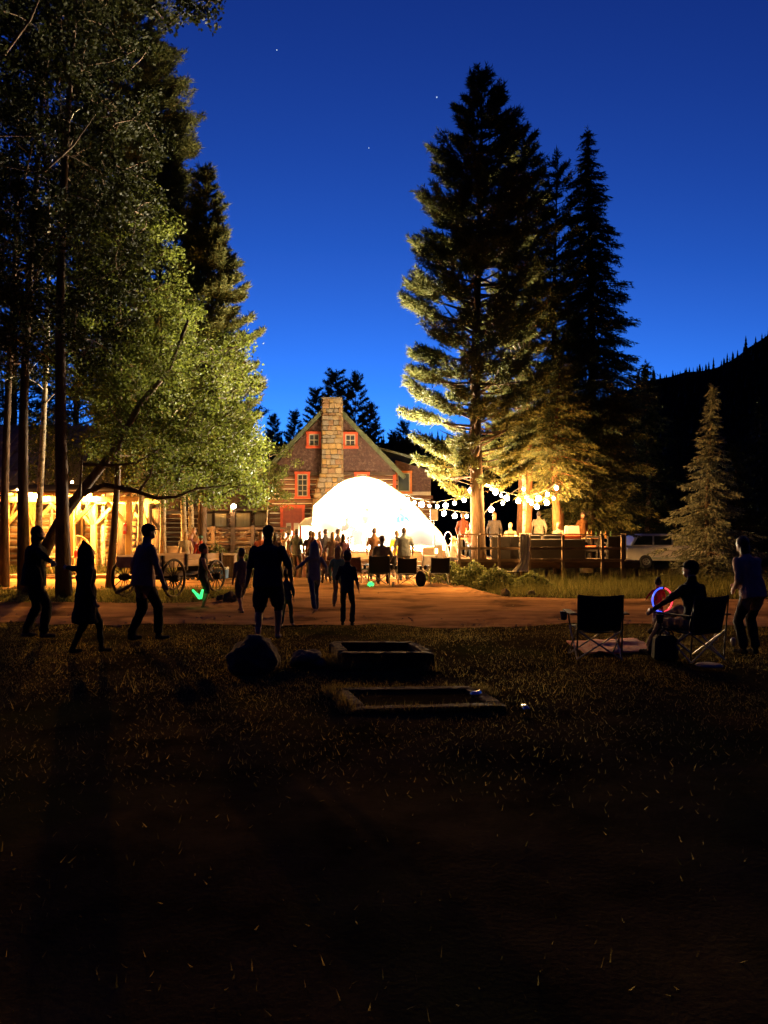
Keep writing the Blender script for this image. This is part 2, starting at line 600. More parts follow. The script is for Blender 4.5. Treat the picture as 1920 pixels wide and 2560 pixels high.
def conifer(name, label, base, H, prof, bm, nm, seed, nb=150, dens=9, kind='pine', tr=.28, blade=(.16, .028), lean=(0, 0), group=None, kb=10, dead=0, t0=None, open_below=0):
    """prof: list of (height fraction, radius m).  whorled branches carrying tufts of needles"""
    rs = random.Random(seed)
    root = thing(name, label, 'tree', base, 0, group)
    bent = lambda t: Vector((lean[0] * t + .12 * math.sin(t * 5 + seed), lean[1] * t + .1 * math.cos(t * 4 + seed), H * t))
    ts = np.linspace(0, 1, 16)
    trunk = MB().tube([bent(t) + Vector((0, 0, -.1 if t == 0 else 0)) for t in ts], [max(.012, tr * (1 - t) ** .85 * (1.25 if t == 0 else 1)) for t in ts], 10)
    trunk.build('trunk', bm, root, smooth=True)
    tf = [p[0] for p in prof]
    rfn = [p[1] for p in prof]
    t0 = tf[0] if t0 is None else t0
    limbs = []
    P, U = [], []
    az = rs.random() * 6
    for i in range(nb):
        t = t0 + (1 - t0) * ((i + rs.random()) / nb) ** .92
        az += 2.39996 + rs.uniform(-.5, .5)
        rad = float(np.interp(t, tf, rfn)) * (rs.uniform(.62, 1.12) if rs.random() > .12 else rs.uniform(1.0, 1.25))
        if rad < .05:
            rad = .05
        o_ = bent(t)
        dh = Vector((math.cos(az), math.sin(az), 0))
        if kind == 'pine':
            s0, c0 = rs.uniform(-.15, .25) + .5 * max(0, t - .6), rs.uniform(.05, .35)
        else:
            s0, c0 = rs.uniform(-.25, -.02) + .7 * max(0, t - .75), rs.uniform(-.22, .12)
        q = lambda s: o_ + dh * (rad * s) + Vector((0, 0, rad * (s0 * s + c0 * s * s)))
        br = max(.008, .02 * rad) if kind == 'pine' else max(.006, .013 * rad)
        side = Vector((-dh.y, dh.x, 0))
        wig = rs.uniform(-.12, .12) * rad
        pts = [q(s) + side * (wig * math.sin(s * 3)) for s in (0, .3, .6, .85, 1)]
        limbs.append((pts, [br * 1.3, br, br * .7, br * .4, .004]))
        if rs.random() < dead * (1.7 if t < open_below else 1):
            for _ in range(3):
                s = rs.uniform(.3, .9)
                a = q(s)
                limbs.append(([a, a + (dh * .4 + side * rs.uniform(-.6, .6) + Vector((0, 0, rs.uniform(-.3, .2)))) * rad * .3], [br * .5, .003]))
            continue
        n = max(4, int(dens * rad * rs.uniform(.7, 1.2)))
        for j in range(n):
            s = rs.uniform((.42 if t < open_below else .25) if kind == 'pine' else .08, 1.02)
            if kind == 'pine':
                s = s ** .75
            lat = rs.uniform(-1, 1) * (.10 + .36 * (1.05 - s) if kind == 'spruce' else .28 * (1.15 - s * .75)) * rad
            c = q(s) + side * (lat + wig * math.sin(s * 3)) + Vector((0, 0, rs.uniform(-.08, .1) * (rad * .6 + .15)))
            out = dh * .8 + side * (lat / (rad + .01)) * 1.6
            if kind == 'pine':
                out = out + Vector((0, 0, .55))
            else:
                out = out + Vector((0, 0, -.28))
                c.z -= abs(lat) * .35
            P.append(c)
            U.append(out.normalized())
    # leader
    for j in range(30):
        t = 1 - .08 * rs.random()
        P.append(bent(t))
        U.append(Vector((rs.uniform(-1, 1), rs.uniform(-1, 1), 1.2)).normalized())
    tag(tubes_np(limbs, 4).build('limbs', bm, root), kind='stuff')
    P = np.array(P)
    U = np.array(U)
    N = len(P)
    l0 = blade[0]
    if kind == 'pine':        # a bottle brush: needles all round a short shoot
        along = rng.uniform(-.2, 1.0, (N, kb))
        p = np.repeat(P, kb, 0) + np.repeat(U, kb, 0) * (along.reshape(-1, 1) * l0 * 1.7)
        u = unit(np.repeat(U, kb, 0) * .75 + unit(rng.normal(size=(N * kb, 3))) * .85)
    else:
        along = rng.uniform(-1.0, 1.0, (N, kb))
        p = np.repeat(P, kb, 0) + np.repeat(U, kb, 0) * (along.reshape(-1, 1) * l0 * 1.5)
        u = unit(np.repeat(U, kb, 0) * 1.0 + unit(rng.normal(size=(N * kb, 3))) * .8 + np.array([0, 0, -.25]))
    ln = l0 * rng.uniform(.7, 1.25, N * kb)
    w = blade[1] * rng.uniform(.7, 1.3, N * kb)
    link('crown', np_mesh('crown', blades(p, u, ln, w), 3), nm, root)
    return root


def broadleaf(name, label, base, trunk_pts, trunk_r, clusters, bm, lm, seed, leaf=.075, per=110, limbs=None, group=None, csize=.55, drop=1.0):
    """trunk_pts: local polyline; clusters: array of leaf-clump centres (local); limbs grow from the trunk to the clumps"""
    rs = random.Random(seed)
    root = thing(name, label, 'tree', base, 0, group)
    n = len(trunk_pts)
    MB().tube(trunk_pts, [max(.02, trunk_r * (1.2 if i == 0 else 1) * (1 - .8 * i / (n - 1))) for i in range(n)], 10).build('trunk', bm, root, smooth=True)
    tp = [Vector(p) for p in trunk_pts]
    fine = []
    for i in range(n - 1):
        for k in range(6):
            fine.append(tp[i].lerp(tp[i + 1], k / 6))
    fine.append(tp[-1])
    paths = list(limbs or [])
    joints = [(p, 0) for p in fine[len(fine) // 5:]]
    for pts, rad in paths:
        for q in pts[1:]:
            joints.append((Vector(q), 1))
    cl = sorted([Vector(c) for c in clusters], key=lambda c: min((c - p).length for p in fine))
    nodes = [p for p, _ in joints]
    for c in cl:
        best, bd = None, 1e9
        for p in nodes:
            dv = c - p
            d = dv.length + (max(0, -dv.z) * 1.5)
            if d < bd:
                best, bd = p, d
        L = (c - best).length
        if L > .15:
            mid = best.lerp(c, .5) + Vector((rs.uniform(-.1, .1), rs.uniform(-.1, .1), rs.uniform(-.02, .16))) * L
            r0 = min(.06, .010 + .012 * L)
            paths.append(([best, mid, c], [r0, r0 * .7, .006]))
            nodes.append(mid)
            nodes.append(c)
    tag(tubes_np(paths, 5).build('limbs', bm, root, smooth=True), kind='stuff')
    Cn = np.array(cl)
    k = per
    sz = csize * rng.uniform(.6, 1.35, len(Cn))
    off = unit(rng.normal(size=(len(Cn), k, 3))) * (rng.random((len(Cn), k, 1)) ** .45) * sz[:, None, None]
    off[:, :, 2] *= .72
    p = (Cn[:, None, :] + off).reshape(-1, 3)
    p = p[rng.random(len(p)) < drop]
    link('crown', np_mesh('crown', leafquads(p, leaf * rng.uniform(.65, 1.3, len(p)), .3), 4), lm, root)
    return root


def clump_cloud(n, zr, rfun, cx=lambda t: 0, cy=lambda t: 0, seed=1, inner=.25):
    rs = random.Random(seed)
    out = []
    while len(out) < n:
        t = rs.random()
        r_ = rfun(t)
        if r_ <= 0 or rs.random() > (r_ / 5.5) + .12:
            continue
        q = r_ * (inner + (1 - inner) * rs.random() ** .6)
        a = rs.random() * 2 * PI
        out.append((cx(t) + q * math.cos(a), cy(t) + q * math.sin(a), zr[0] + (zr[1] - zr[0]) * t))
    return out


def base(px, d):
    return (GX(px, d), d, -.02)


def ztop(y, d):
    return CAM_Z + (HOR - y) / F * d


# ---- right-hand group
D = 27.0
H = ztop(178, D)
s = D / F
fr = lambda y, d, H: (ztop(y, d)) / H
prof = [(fr(1240, D, H), .9), (fr(1200, D, H), 1.7), (fr(1130, D, H), 2.15), (fr(1050, D, H), 2.2), (fr(960, D, H), 2.15), (fr(800, D, H), 2.3), (fr(620, D, H), 2.2), (fr(540, D, H), 2.0), (fr(420, D, H), 1.55), (fr(300, D, H), .95), (fr(240, D, H), .42), (1, .08)]
conifer('pine_tree', 'tallest pine, its trunk rising through the string lights beside the glowing stage', base(1197, D), H, prof, BARK, NEEDLE, 3, nb=265, dens=40, tr=.28, blade=(.18, .040), kb=13, dead=.13, open_below=.60)
D = 32.2
H = ztop(345, D)
prof = [(.22, 1.6), (fr(1000, D, H), 1.9), (fr(700, D, H), 1.7), (fr(500, D, H), 1.1), (fr(400, D, H), .75), (1, .3)]
conifer('pine_tree', 'dark blunt-topped pine directly behind the tallest pine', base(1312, D), H, prof, PINEBARK, NEEDLE, 5, nb=160, dens=34, tr=.28, blade=(.2, .045), kb=11)
D = 32.6
H = ztop(402, D)
prof = [(.3, 1.2), (fr(900, D, H), 1.5), (fr(650, D, H), 1.35), (fr(480, D, H), .85), (1, .3)]
conifer('pine_tree', 'ragged thin-crowned pine between the blunt pine and the tall spruce', base(1392, D), H, prof, PINEBARK, NEEDLE, 8, nb=100, dens=26, tr=.24, blade=(.2, .045), kb=10)
D = 33.4
H = ztop(333, D)
q = D / F
prof = [(.10, 2.2), (fr(1200, D, H), 150 * q), (fr(1050, D, H), 142 * q), (fr(850, D, H), 112 * q), (fr(700, D, H), 80 * q), (fr(600, D, H), 64 * q), (fr(500, D, H), 44 * q), (fr(420, D, H), 25 * q), (1, .03)]
conifer('spruce_tree', 'tall narrow spruce with a sharp spire, black against the sky', base(1474, D), H, prof, BARK, SPRUCE, 12, nb=270, dens=34, kind='spruce', tr=.28, blade=(.17, .042), kb=11)
D = 29.6
H = ztop(880, D)
prof = [(.36, 1.2), (.42, 1.6), (.55, 1.55), (.75, 1.0), (1, .1)]
conifer('spruce_tree', 'bushy golden-lit spruce overhanging the deck and its furniture', base(1395, D), H, prof, PINEBARK, SPRUCE, 15, nb=130, dens=24, kind='spruce', tr=.22, blade=(.14, .03), kb=11)
D = 29.9
H = ztop(905, D)
prof = [(.50, .9), (.6, 1.2), (.8, .9), (1, .1)]
conifer('spruce_tree', 'small drooping spruce behind the string lights and the tallest pine', base(1318, D), H, prof, PINEBARK, SPRUCE, 18, nb=70, dens=22, kind='spruce', tr=.19, blade=(.14, .03), kb=10)
# pale bare aspen behind
D = 30
pts = [(0, 0, 0), (.05, 0, 3), (-.1, .1, 6), (.05, 0, 8.3), (-.1, 0, 10.2)]
lim = []
for k in range(12):
    z0 = 6 + k * .35
    a = -.8 + 1.6 * (k % 2) + random.uniform(-.3, .3)
    lim.append(([(-.03, 0, z0), (a * .4, .1, z0 + .8), (a * .8, .2, z0 + 1.9)], [.045, .03, .008]))
broadleaf('aspen_tree', 'pale bare-limbed aspen showing between the pines', base(1310, D), pts, .11, [(random.uniform(-1, 1), random.uniform(-.6, .8), random.uniform(8, 11)) for _ in range(12)], ASPEN, ASPLEAF, 4, per=40, limbs=lim)
D = 27.5
H = ztop(968, D)
prof = [(.03, 1.5), (.10, 1.7), (.3, 1.32), (.5, .86), (.75, .38), (.88, .16), (1, .02)]
conifer('spruce_tree', 'young pointed spruce standing alone beside the parked white car', base(1775, D), H, prof, BARK, LITSPRUCE, 22, nb=165, dens=24, kind='spruce', tr=.11, blade=(.13, .03), kb=11)
D = 44
H = ztop(915, D)
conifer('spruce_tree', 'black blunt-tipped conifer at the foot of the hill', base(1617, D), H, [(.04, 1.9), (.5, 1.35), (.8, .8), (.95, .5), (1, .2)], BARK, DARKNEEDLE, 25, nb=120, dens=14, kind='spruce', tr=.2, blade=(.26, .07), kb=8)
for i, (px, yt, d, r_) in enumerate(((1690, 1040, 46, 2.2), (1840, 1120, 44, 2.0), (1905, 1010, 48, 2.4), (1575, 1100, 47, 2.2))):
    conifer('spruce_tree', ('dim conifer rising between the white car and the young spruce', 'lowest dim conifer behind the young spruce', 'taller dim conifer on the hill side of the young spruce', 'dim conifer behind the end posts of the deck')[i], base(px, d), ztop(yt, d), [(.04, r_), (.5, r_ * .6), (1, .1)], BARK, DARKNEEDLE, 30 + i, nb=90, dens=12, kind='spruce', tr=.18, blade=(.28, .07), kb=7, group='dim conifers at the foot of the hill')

# ---- pines behind the house
for i, (px, yt, d, prof, lab) in enumerate((
        (842, 936, 66, [(.2, .9), (.5, 1.2), (.7, 1.1), (.86, 1.0), (1, .45)], 'flat-topped pine directly behind the stone chimney'),
        (792, 978, 70, [(.2, .9), (.5, 1.1), (.8, .8), (1, .3)], 'shorter pine behind the house, left half of its crown clear of the chimney'),
        (890, 938, 62, [(.1, 2.0), (.5, 1.7), (.72, .8), (.88, .75), (1, .1)], 'spiry pine over the right-hand roof slope'),
        (922, 1016, 60, [(.1, 2.1), (.5, 1.5), (.8, .8), (1, .08)], 'dark broad conifer behind the right-hand roof slope'),
        (734, 1034, 74, [(.2, .9), (.6, 1.0), (.85, .6), (1, .1)], 'small pine standing clear beyond the left roof slope'),
        (684, 1042, 76, [(.2, .9), (.6, 1.0), (.85, .6), (1, .1)], 'small pine half hidden by the aspen left of the house'),
        (986, 1084, 78, [(.2, .9), (.6, 1.0), (.85, .6), (1, .1)], 'distant small pine in the gap between house and tallest pine'),
        (1012, 1062, 70, [(.1, 1.2), (.6, 1.0), (.85, .6), (1, .1)], 'distant conifer half hidden behind the tallest pine'))):
    conifer('pine_tree', lab, base(px, d), ztop(yt, d), prof, BARK, DARKNEEDLE, 50 + i, nb=110, dens=22, tr=.17, blade=(.28, .07), kb=10)

# ---- left-hand group
D = 31.3
H = ztop(425, D)
q = D / F
prof = [(fr(1260, D, H), .9), (fr(1200, D, H), 112 * q), (fr(1000, D, H), 122 * q), (fr(900, D, H), 112 * q), (fr(760, D, H), 92 * q), (fr(600, D, H), 52 * q), (fr(500, D, H), 26 * q), (1, .1)]
conifer('pine_tree', 'bright-lit pine at the stage side of the left grove', base(512, D), H, prof, BARK, NEEDLE, 61, nb=250, dens=44, tr=.20, blade=(.19, .042), kb=13)
D = 34.0
H = ztop(120, D)
q = D / F
prof = [(fr(1190, D, H), 1.6), (fr(1000, D, H), 190 * q), (fr(760, D, H), 170 * q), (fr(600, D, H), 140 * q), (fr(400, D, H), 92 * q), (fr(250, D, H), 58 * q), (1, .1)]
conifer('pine_tree', 'tall pine behind the wagon in the left grove', base(392, D), H, prof, BARK, NEEDLE, 62, nb=250, dens=30, tr=.22, blade=(.21, .045), kb=11)
D = 33.0
H = ztop(-330, D)
q = D / F
prof = [(.40, 1.2), (.48, 150 * q), (.6, 165 * q), (.8, 140 * q), (1, .3)]
conifer('pine_tree', 'tall dark pine overtopping the left grove above the pavilion', base(300, D), H, prof, BARK, NEEDLE, 63, nb=240, dens=30, tr=.19, blade=(.21, .045), kb=11)


def cottonwood(px, d, ztip, lean, seed, lab, tr, z0, rmax, n=190, px_top=None, mat_=BARK, per=150, cxo=0):
    b = base(px, d)
    tp = [(lean * t ** 1.3 + .12 * math.sin(5 * t + seed), .1 * math.cos(4 * t + seed), ztip * t * .93) for t in np.linspace(0, 1, 8)]
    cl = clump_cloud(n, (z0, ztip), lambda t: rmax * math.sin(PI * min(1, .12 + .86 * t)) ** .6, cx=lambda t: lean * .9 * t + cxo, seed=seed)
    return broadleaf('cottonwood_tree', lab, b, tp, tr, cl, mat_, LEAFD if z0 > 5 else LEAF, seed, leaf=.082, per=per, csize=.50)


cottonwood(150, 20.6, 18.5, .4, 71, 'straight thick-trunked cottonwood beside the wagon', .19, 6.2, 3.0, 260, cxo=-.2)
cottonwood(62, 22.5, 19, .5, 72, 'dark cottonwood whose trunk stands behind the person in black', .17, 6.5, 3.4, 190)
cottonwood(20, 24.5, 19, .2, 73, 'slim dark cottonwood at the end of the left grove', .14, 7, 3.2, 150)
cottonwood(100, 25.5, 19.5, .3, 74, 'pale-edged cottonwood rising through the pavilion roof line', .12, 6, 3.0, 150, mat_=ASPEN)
cottonwood(275, 24.0, 12.5, .5, 75, 'leafy cottonwood over the wagon and the pavilion', .12, 4.2, 2.3, 170, cxo=.3)
# the leaning tree with its long low limbs
D = 21.6
b = Vector(base(70, D))
L_ = lambda x, y, d: PX(x, y, d) - b
tp = [L_(70, 1500, D), L_(105, 1390, D), L_(160, 1285, D), L_(215, 1215, D), L_(290, 1120, D + .2), L_(350, 1010, D + .3), L_(420, 930, D + .4), L_(470, 800, D + .6)]
lim = [([L_(190, 1245, D), L_(260, 1212, D - .1), L_(330, 1225, D), L_(390, 1245, D + .2), L_(440, 1242, D + .4), L_(490, 1222, D + .7), L_(560, 1215, D + 1)], [.085, .075, .065, .055, .045, .035, .015]),
       ([L_(205, 1160, D), L_(280, 1163, D - .2), L_(340, 1158, D), L_(385, 1130, D + .2)], [.05, .042, .03, .008]),
       ([L_(345, 1232, D), L_(375, 1190, D), L_(385, 1150, D)], [.04, .03, .012]),
       ([L_(120, 1360, D), L_(150, 1300, D - .4), L_(200, 1240, D - .7), L_(205, 1140, D - .8)], [.07, .06, .04, .02])]
rs = random.Random(5)
cl = []
for k in range(250):
    x, y = rs.uniform(250, 640), rs.uniform(840, 1215)
    if y > 1150 - .35 * (x - 250) + rs.uniform(-60, 130) + .38 * max(0, x - 300):
        y -= 130
    cl.append(L_(x, y, D + rs.uniform(-1.0, 2.6)))
for k in range(130):
    cl.append(L_(rs.uniform(380, 665), rs.uniform(1090, 1262), D + rs.uniform(.2, 3.4)))
broadleaf('cottonwood_tree', 'leaning cottonwood with long low limbs reaching over the wagon', b, tp, .20, cl, BARK, LEAF, 77, leaf=.07, per=75, limbs=lim, csize=.42)
# aspens by the pavilion
for i, (px, d, h, r_, lab) in enumerate(((347, 29.5, 10.5, 1.4, 'pale aspen trunk close beside the timber post with the extinguisher'), (400, 29.0, 11, 1.5, 'pale straight aspen trunk standing behind the walking man in light shirt'),
                                         (455, 30.0, 11.5, 1.7, 'spotted aspen trunk left of the group behind the wagon'), (480, 31, 10, 1.5, 'slender aspen trunk right behind the group at the wagon'),
                                         (262, 33.2, 7.5, 1.2, 'aspen trunk in front of the log cabin wall'), (128, 33.4, 7.2, 1.1, 'thin aspen trunk between the cabin doorway and the lit post'))):
    tp = [(.1 * math.sin(3 * t + i), .05, h * t) for t in np.linspace(0, 1, 7)]
    cl = clump_cloud(85, (3.4, h), lambda t, r_=r_: r_ * math.sin(PI * (.1 + .85 * t)) ** .6, seed=90 + i)
    broadleaf('aspen_tree', lab, base(px, d), tp, .13 if i < 4 else .11, cl, ASPEN, ASPLEAF, 90 + i, leaf=.075, per=75, csize=.45)
D = 35
b = Vector(base(664, D))
cl = [PX(random.gauss(672, 26), random.uniform(1105, 1275), D + random.uniform(-.7, .7)) - b for _ in range(75)]
broadleaf('aspen_tree', 'bright-leaved young aspen in front of the house corner', b, [(0, 0, 0), (.03, 0, 1.5), (.1, 0, 3), (.18, 0, 5.2)], .05, cl, ASPEN, ASPLEAF, 101, leaf=.085, per=65, csize=.33)
# dark trees that close the grove behind the pavilion
for i, (px, yt, d, r_) in enumerate(((40, 250, 42, 3.2), (190, 420, 44, 3.0), (320, 560, 46, 3.0), (500, 760, 47, 2.6), (585, 900, 48, 2.2), (-80, 200, 40, 3.2))):
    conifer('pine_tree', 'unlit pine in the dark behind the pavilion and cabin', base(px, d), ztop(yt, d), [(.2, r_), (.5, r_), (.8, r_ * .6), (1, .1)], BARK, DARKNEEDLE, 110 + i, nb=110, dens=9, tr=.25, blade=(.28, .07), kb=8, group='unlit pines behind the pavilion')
# overhanging spray at the top of the frame
D = 15
b = Vector((-9.5, D, 0))
cl = [PX(random.uniform(330, 560), random.uniform(-70, 62) - .18 * 0, D + random.uniform(-.6, .6)) - b for _ in range(26)]
lim = [([(.2, 0, 11.5), PX(-60, -420, D) - b, PX(200, -260, D) - b, PX(400, -90, D) - b, PX(540, 10, D) - b], [.09, .07, .05, .025, .01])]
tp = [(0, 0, 0), (.1, 0, 4), (.1, 0, 8), (.25, 0, 11), (.3, 0, 13.5)]
cl += [(.2 + random.gauss(0, 1.5), random.gauss(0, 1.5), random.uniform(9, 14)) for _ in range(60)]
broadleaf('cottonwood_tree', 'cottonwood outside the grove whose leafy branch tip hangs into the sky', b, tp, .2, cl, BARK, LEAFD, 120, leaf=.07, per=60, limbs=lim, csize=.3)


# ---- grass
def grass(name, n, area, h, w, m, dens=None, label=None, lean=.5, zf=None):
    x, y = area(n)
    if dens is not None:
        k = np.array([rng.random() < dens(a, b_) for a, b_ in zip(x, y)])
        x, y = x[k], y[k]
    z = np.array([zf(a, b_) if zf else 0 for a, b_ in zip(x, y)])
    p = np.stack([x, y, z - .01], 1)
    u = unit(np.stack([rng.normal(size=len(x)) * lean, rng.normal(size=len(x)) * lean, np.ones(len(x))], 1))
    ln = rng.uniform(h[0], h[1], len(x)) * (rng.random(len(x)) ** .6 * .6 + .5)
    wd = rng.uniform(w[0], w[1], len(x))
    return tag(link(name, np_mesh(name, blades(p, u, ln, wd), 3), m), label, 'grass', kind='stuff')


def wedge(y0, y1, k, off):
    def f(n):
        y = np.sqrt(rng.uniform(y0 ** 2, y1 ** 2, n))
        return rng.uniform(-1, 1, n) * (y * k + off), y
    return f


def rect(x0, x1, y0, y1):
    return lambda n: (rng.uniform(x0, x1, n), rng.uniform(y0, y1, n))


lawn_d = lambda x, y: (.10 + .90 * sstep(4.0, 10.5, y)) * (.15 + 1.1 * max(0, nz(x, y, .55, 6) + .42)) * (1 if y < road_lo(x) + .1 else (.75 if y < road_lo(x) + 1.3 * (nz(x, y, 1.3, 12) + .35) else 0))
grass('lawn_grass', 190000, wedge(1.8, 16, .55, .8), (.025, .07), (.006, .012), GRASS, lawn_d, 'short trampled dry grass of the foreground lawn', .9, gz)
grass('lawn_grass', 8000, wedge(7.5, 15, .55, .8), (.06, .15), (.008, .016), GRASS, lambda x, y: (1 if nz(x, y, .9, 16) > .28 else 0) * (y < road_lo(x)), 'longer grass tufts standing in the foreground lawn', .5, gz)
verge_d = lambda x, y: (.4 + .9 * max(0, nz(x, y, .8, 4) + .3)) if y > road_hi(x) - .1 else 0
grass('verge_grass', 42000, rect(1.2, 16, 19.6, 29), (.12, .36), (.010, .022), VERGE, verge_d, 'rough grass verge between the dirt road and the deck', .45)
grass('verge_grass', 5000, rect(1.6, 14, 21, 27), (.35, .75), (.010, .02), VERGE, lambda x, y: .5 if y > road_hi(x) + .4 else 0, 'tall seeding stems growing along the deck edge', .18)
grass('verge_grass', 26000, rect(-16, -3.0, 18.4, 24.2), (.06, .22), (.008, .018), VERGE, verge_d, 'grass round the old wagon and grove trunks', .5)
grass('verge_grass', 11000, rect(-18, -4.5, 29.2, 34.5), (.15, .55), (.012, .026), VERGE, None, 'lush lit grass under the pavilion aspens', .35)
# broad-leaved weeds
for i, (px, d, r_, h, lab) in enumerate(((1130, 25.6, .75, .75, 'leafy weed clump at the near deck corner'), (1185, 24.6, .9, .8, 'wide weed clump below the deck railing'), (1240, 23.6, .8, .7, 'weed clump at the road edge below the draped cloth'), (1090, 26.5, .6, .6, 'weed clump right of the empty camp chair'),
                                         (1330, 23.8, .8, .5, 'low weed clump in front of the black sofa'), (600, 30, .9, 1.1, 'shrub in front of the porch rail'), (540, 31.5, 1.1, 1.3, 'broad shrub behind the blue cooler'), (640, 30.5, .8, 1.0, 'shrub beside the crossed porch rail'))):
    n = int(1300 * r_)
    a = rng.uniform(0, 2 * PI, n)
    q = rng.random(n) ** .6
    z = rng.random(n) ** .8
    rr = r_ * q * (1.1 - .55 * z)
    p = np.stack([rr * np.cos(a), rr * np.sin(a), .03 + z * h * (1.1 - .5 * q)], 1)
    me = np_mesh('leaves', leafquads(p, rng.uniform(.05, .11, n), .6), 4)
    t = thing('weed_clump', lab, 'plant', base(px, d), 0, 'weed clumps')
    link('leaves', me, WEED, t)
    mb = MB()
    for k in range(14):
        x, y = random.gauss(0, r_ * .3), random.gauss(0, r_ * .3)
        mb.tube([(x * .4, y * .4, -.02), (x, y, h * random.uniform(.5, .95))], [.008, .004], 4)
    tag(mb.build('stems', WEED, t), kind='stuff')


# ------------------------------------------------------------------ log house with the stone chimney
def window(parent, cx, y, z0, z1, w, rows, cols, trim=REDTRIM, tw=.12, panes=True):
    """y: plane of the wall; the trim stands proud towards the camera"""
    mb = MB()
    zc, h = (z0 + z1) / 2, z1 - z0
    for sx in (-1, 1):
        mb.box((cx + sx * (w / 2 - tw / 2), y - .05, zc), (tw, .12, h))
    mb.box((cx, y - .053, z1 - tw / 2 + .003), (w + .05, .126, tw))
    mb.box((cx, y - .068, z0 + tw / 2 - .003), (w + .08, .156, tw))
    t = mb.build('window', trim, parent)
    iw, ih = w - 2 * tw, h - 2 * tw
    sb = MB()
    for sx in (-1, 1):
        sb.box((cx + sx * (iw / 2 - .025), y - .02, zc), (.05, .05, ih))
    for sz in (-1, 1):
        sb.box((cx, y - .022, zc + sz * (ih / 2 - .025)), (iw, .048, .05))
    for i in range(1, cols):
        sb.box((cx - iw / 2 + iw * i / cols, y - .018, zc), (.035, .044, ih))
    for i in range(1, rows):
        sb.box((cx, y - .016, zc - ih / 2 + ih * i / rows), (iw, .046, .035))
    sb.build('sash', SASH, t)
    pm = MB().box((0, 0, 0), (iw / cols - .04, .008, ih / rows - .04)).mesh('pane')
    pm.materials.append(PANE)
    for i in range(cols):
        for j in range(rows):
            o = link('pane', pm, None, t, loc=(cx - iw / 2 + iw * (i + .5) / cols, y - .004 + random.uniform(-.002, .002), zc - ih / 2 + ih * (j + .5) / rows))
            o.rotation_euler = (random.uniform(-.01, .01), 0, random.uniform(-.012, .012))
    return t


def log_wall(parent, x0, x1, y, z0, z1, pitch=.25, r_=.105, logm=LOG, depth=.2, chink=True):
    if chink:
        MB().box(((x0 + x1) / 2, y + depth / 2, (z0 + z1) / 2), (x1 - x0, depth, z1 - z0)).build('chinking', CHINK, parent)
    ln = x1 - x0 + .3
    mb = MB()
    mb.tube([(-ln / 2 + ln * k / 6, .012 * math.sin(k * 2.1), .012 * math.cos(k * 1.7)) for k in range(7)], [r_ * (1 + .05 * math.sin(k * 1.3)) for k in range(7)], 10)
    me = mb.mesh('log', True)
    me.materials.append(logm)
    z = z0 + r_
    i = 0
    while z < z1 - r_ * .6:
        link('log', me, None, parent, loc=((x0 + x1) / 2 + random.uniform(-.08, .08), y + .01 + random.uniform(-.012, .012), z + random.uniform(-.012, .012)), rot=(random.uniform(0, 6), random.uniform(-.004, .004), 0 if i % 2 else PI))
        z += pitch
        i += 1


HD = 40.0
house = thing('log_house', 'two-storey log and shingle house with red-trimmed windows behind the stage', 'house', (0, 0, 0))
xr, zr = GX(830, HD), ztop(1008, HD)
WL, WR = -5.95, .52
zb = 4.83
log_wall(house, WL, WR, HD, 0, zb)
# side walls and body behind the gable
for sx in (WL, WR - .2):
    MB().box((sx + .1, HD + 4.6, zb / 2), (.2, 8.6, zb)).build('side_wall', LOG, house)
slope = (zr - 4.92) / (WR + .17 - xr)
gab = [(WL, zb), (WR, zb), (WR, zr - (WR - xr) * slope - .12), (xr, zr - .12), (WL, zr - (xr - WL) * slope - .12)]
MB().prism(gab, 'y', HD - .02, HD + .2).build('gable_wall', DARKWOOD, house)
mb = MB()
z = zb - .02
row = 0
while z < zr - .5:
    half = (zr - .3 - z) / slope
    x = xr - half + random.uniform(0, .1)
    while x < xr + half:
        w = random.uniform(.1, .2)
        if x + w < min(WR, xr + half) and x > WL:
            mb.box((x + w / 2, HD - .045 + random.uniform(-.006, .006), z + .11), (w - .008, .03, .235 + random.uniform(-.02, .02)), rot=(R(-5), 0, random.uniform(-.02, .02)))
        x += w
    z += .19
    row += 1
tag(mb.build('shingles', SHINGLE, house), kind='stuff')
MB().box(((WL + WR) / 2, HD - .09, zb - .04), (WR - WL + .1, .1, .16)).build('belt_board', DARKWOOD, house)
MB().box((WR + .02, HD - .07, zb - .75), (.16, .14, 1.35)).build('corner_board', REDTRIM, house)
# roof slopes, rake boards
for sx in (-1, 1):
    e = Vector((xr + sx * 3.75, 0, zr - 3.75 * slope))
    a = Vector((xr, 0, zr))
    mb = MB()
    for q in (HD - .55, HD + 9.2):
        pass
    n = Vector((sx * slope, 0, 1)).normalized() * .12
    v = [(a.x, HD - .5, a.z), (e.x, HD - .5, e.z), (e.x, HD + 9, e.z), (a.x, HD + 9, a.z)]
    v2 = [tuple(Vector(p) + n) for p in v]
    mb.add(v + v2, [(0, 1, 2, 3), (7, 6, 5, 4), (0, 4, 5, 1), (1, 5, 6, 2), (2, 6, 7, 3), (3, 7, 4, 0)])
    rfo = mb.build('roof_slope', ROOF, house)
    MB().beam((a.x, HD - .53, a.z - .03), (e.x, HD - .53, e.z - .03), .05, .2).build('rake_board', mat('green_fascia', (.085, .10, .045), (.05, .06, .03)), house)
    for k in range(4):
        f = .2 + .22 * k
        p = a.lerp(e, f)
        MB().beam((p.x, HD - .48, p.z - .1), (p.x, HD + .1, p.z - .1), .1, .14).build('outlooker', DARKWOOD, house)
window(house, GX(785.5, HD), HD - .06, ztop(1121, HD), ztop(1080, HD), .76, 2, 2)
window(house, GX(876, HD), HD - .06, ztop(1122, HD), ztop(1081, HD), .76, 2, 2)
window(house, GX(757, HD), HD - .1, ztop(1247, HD), ztop(1180, HD), .77, 4, 2)
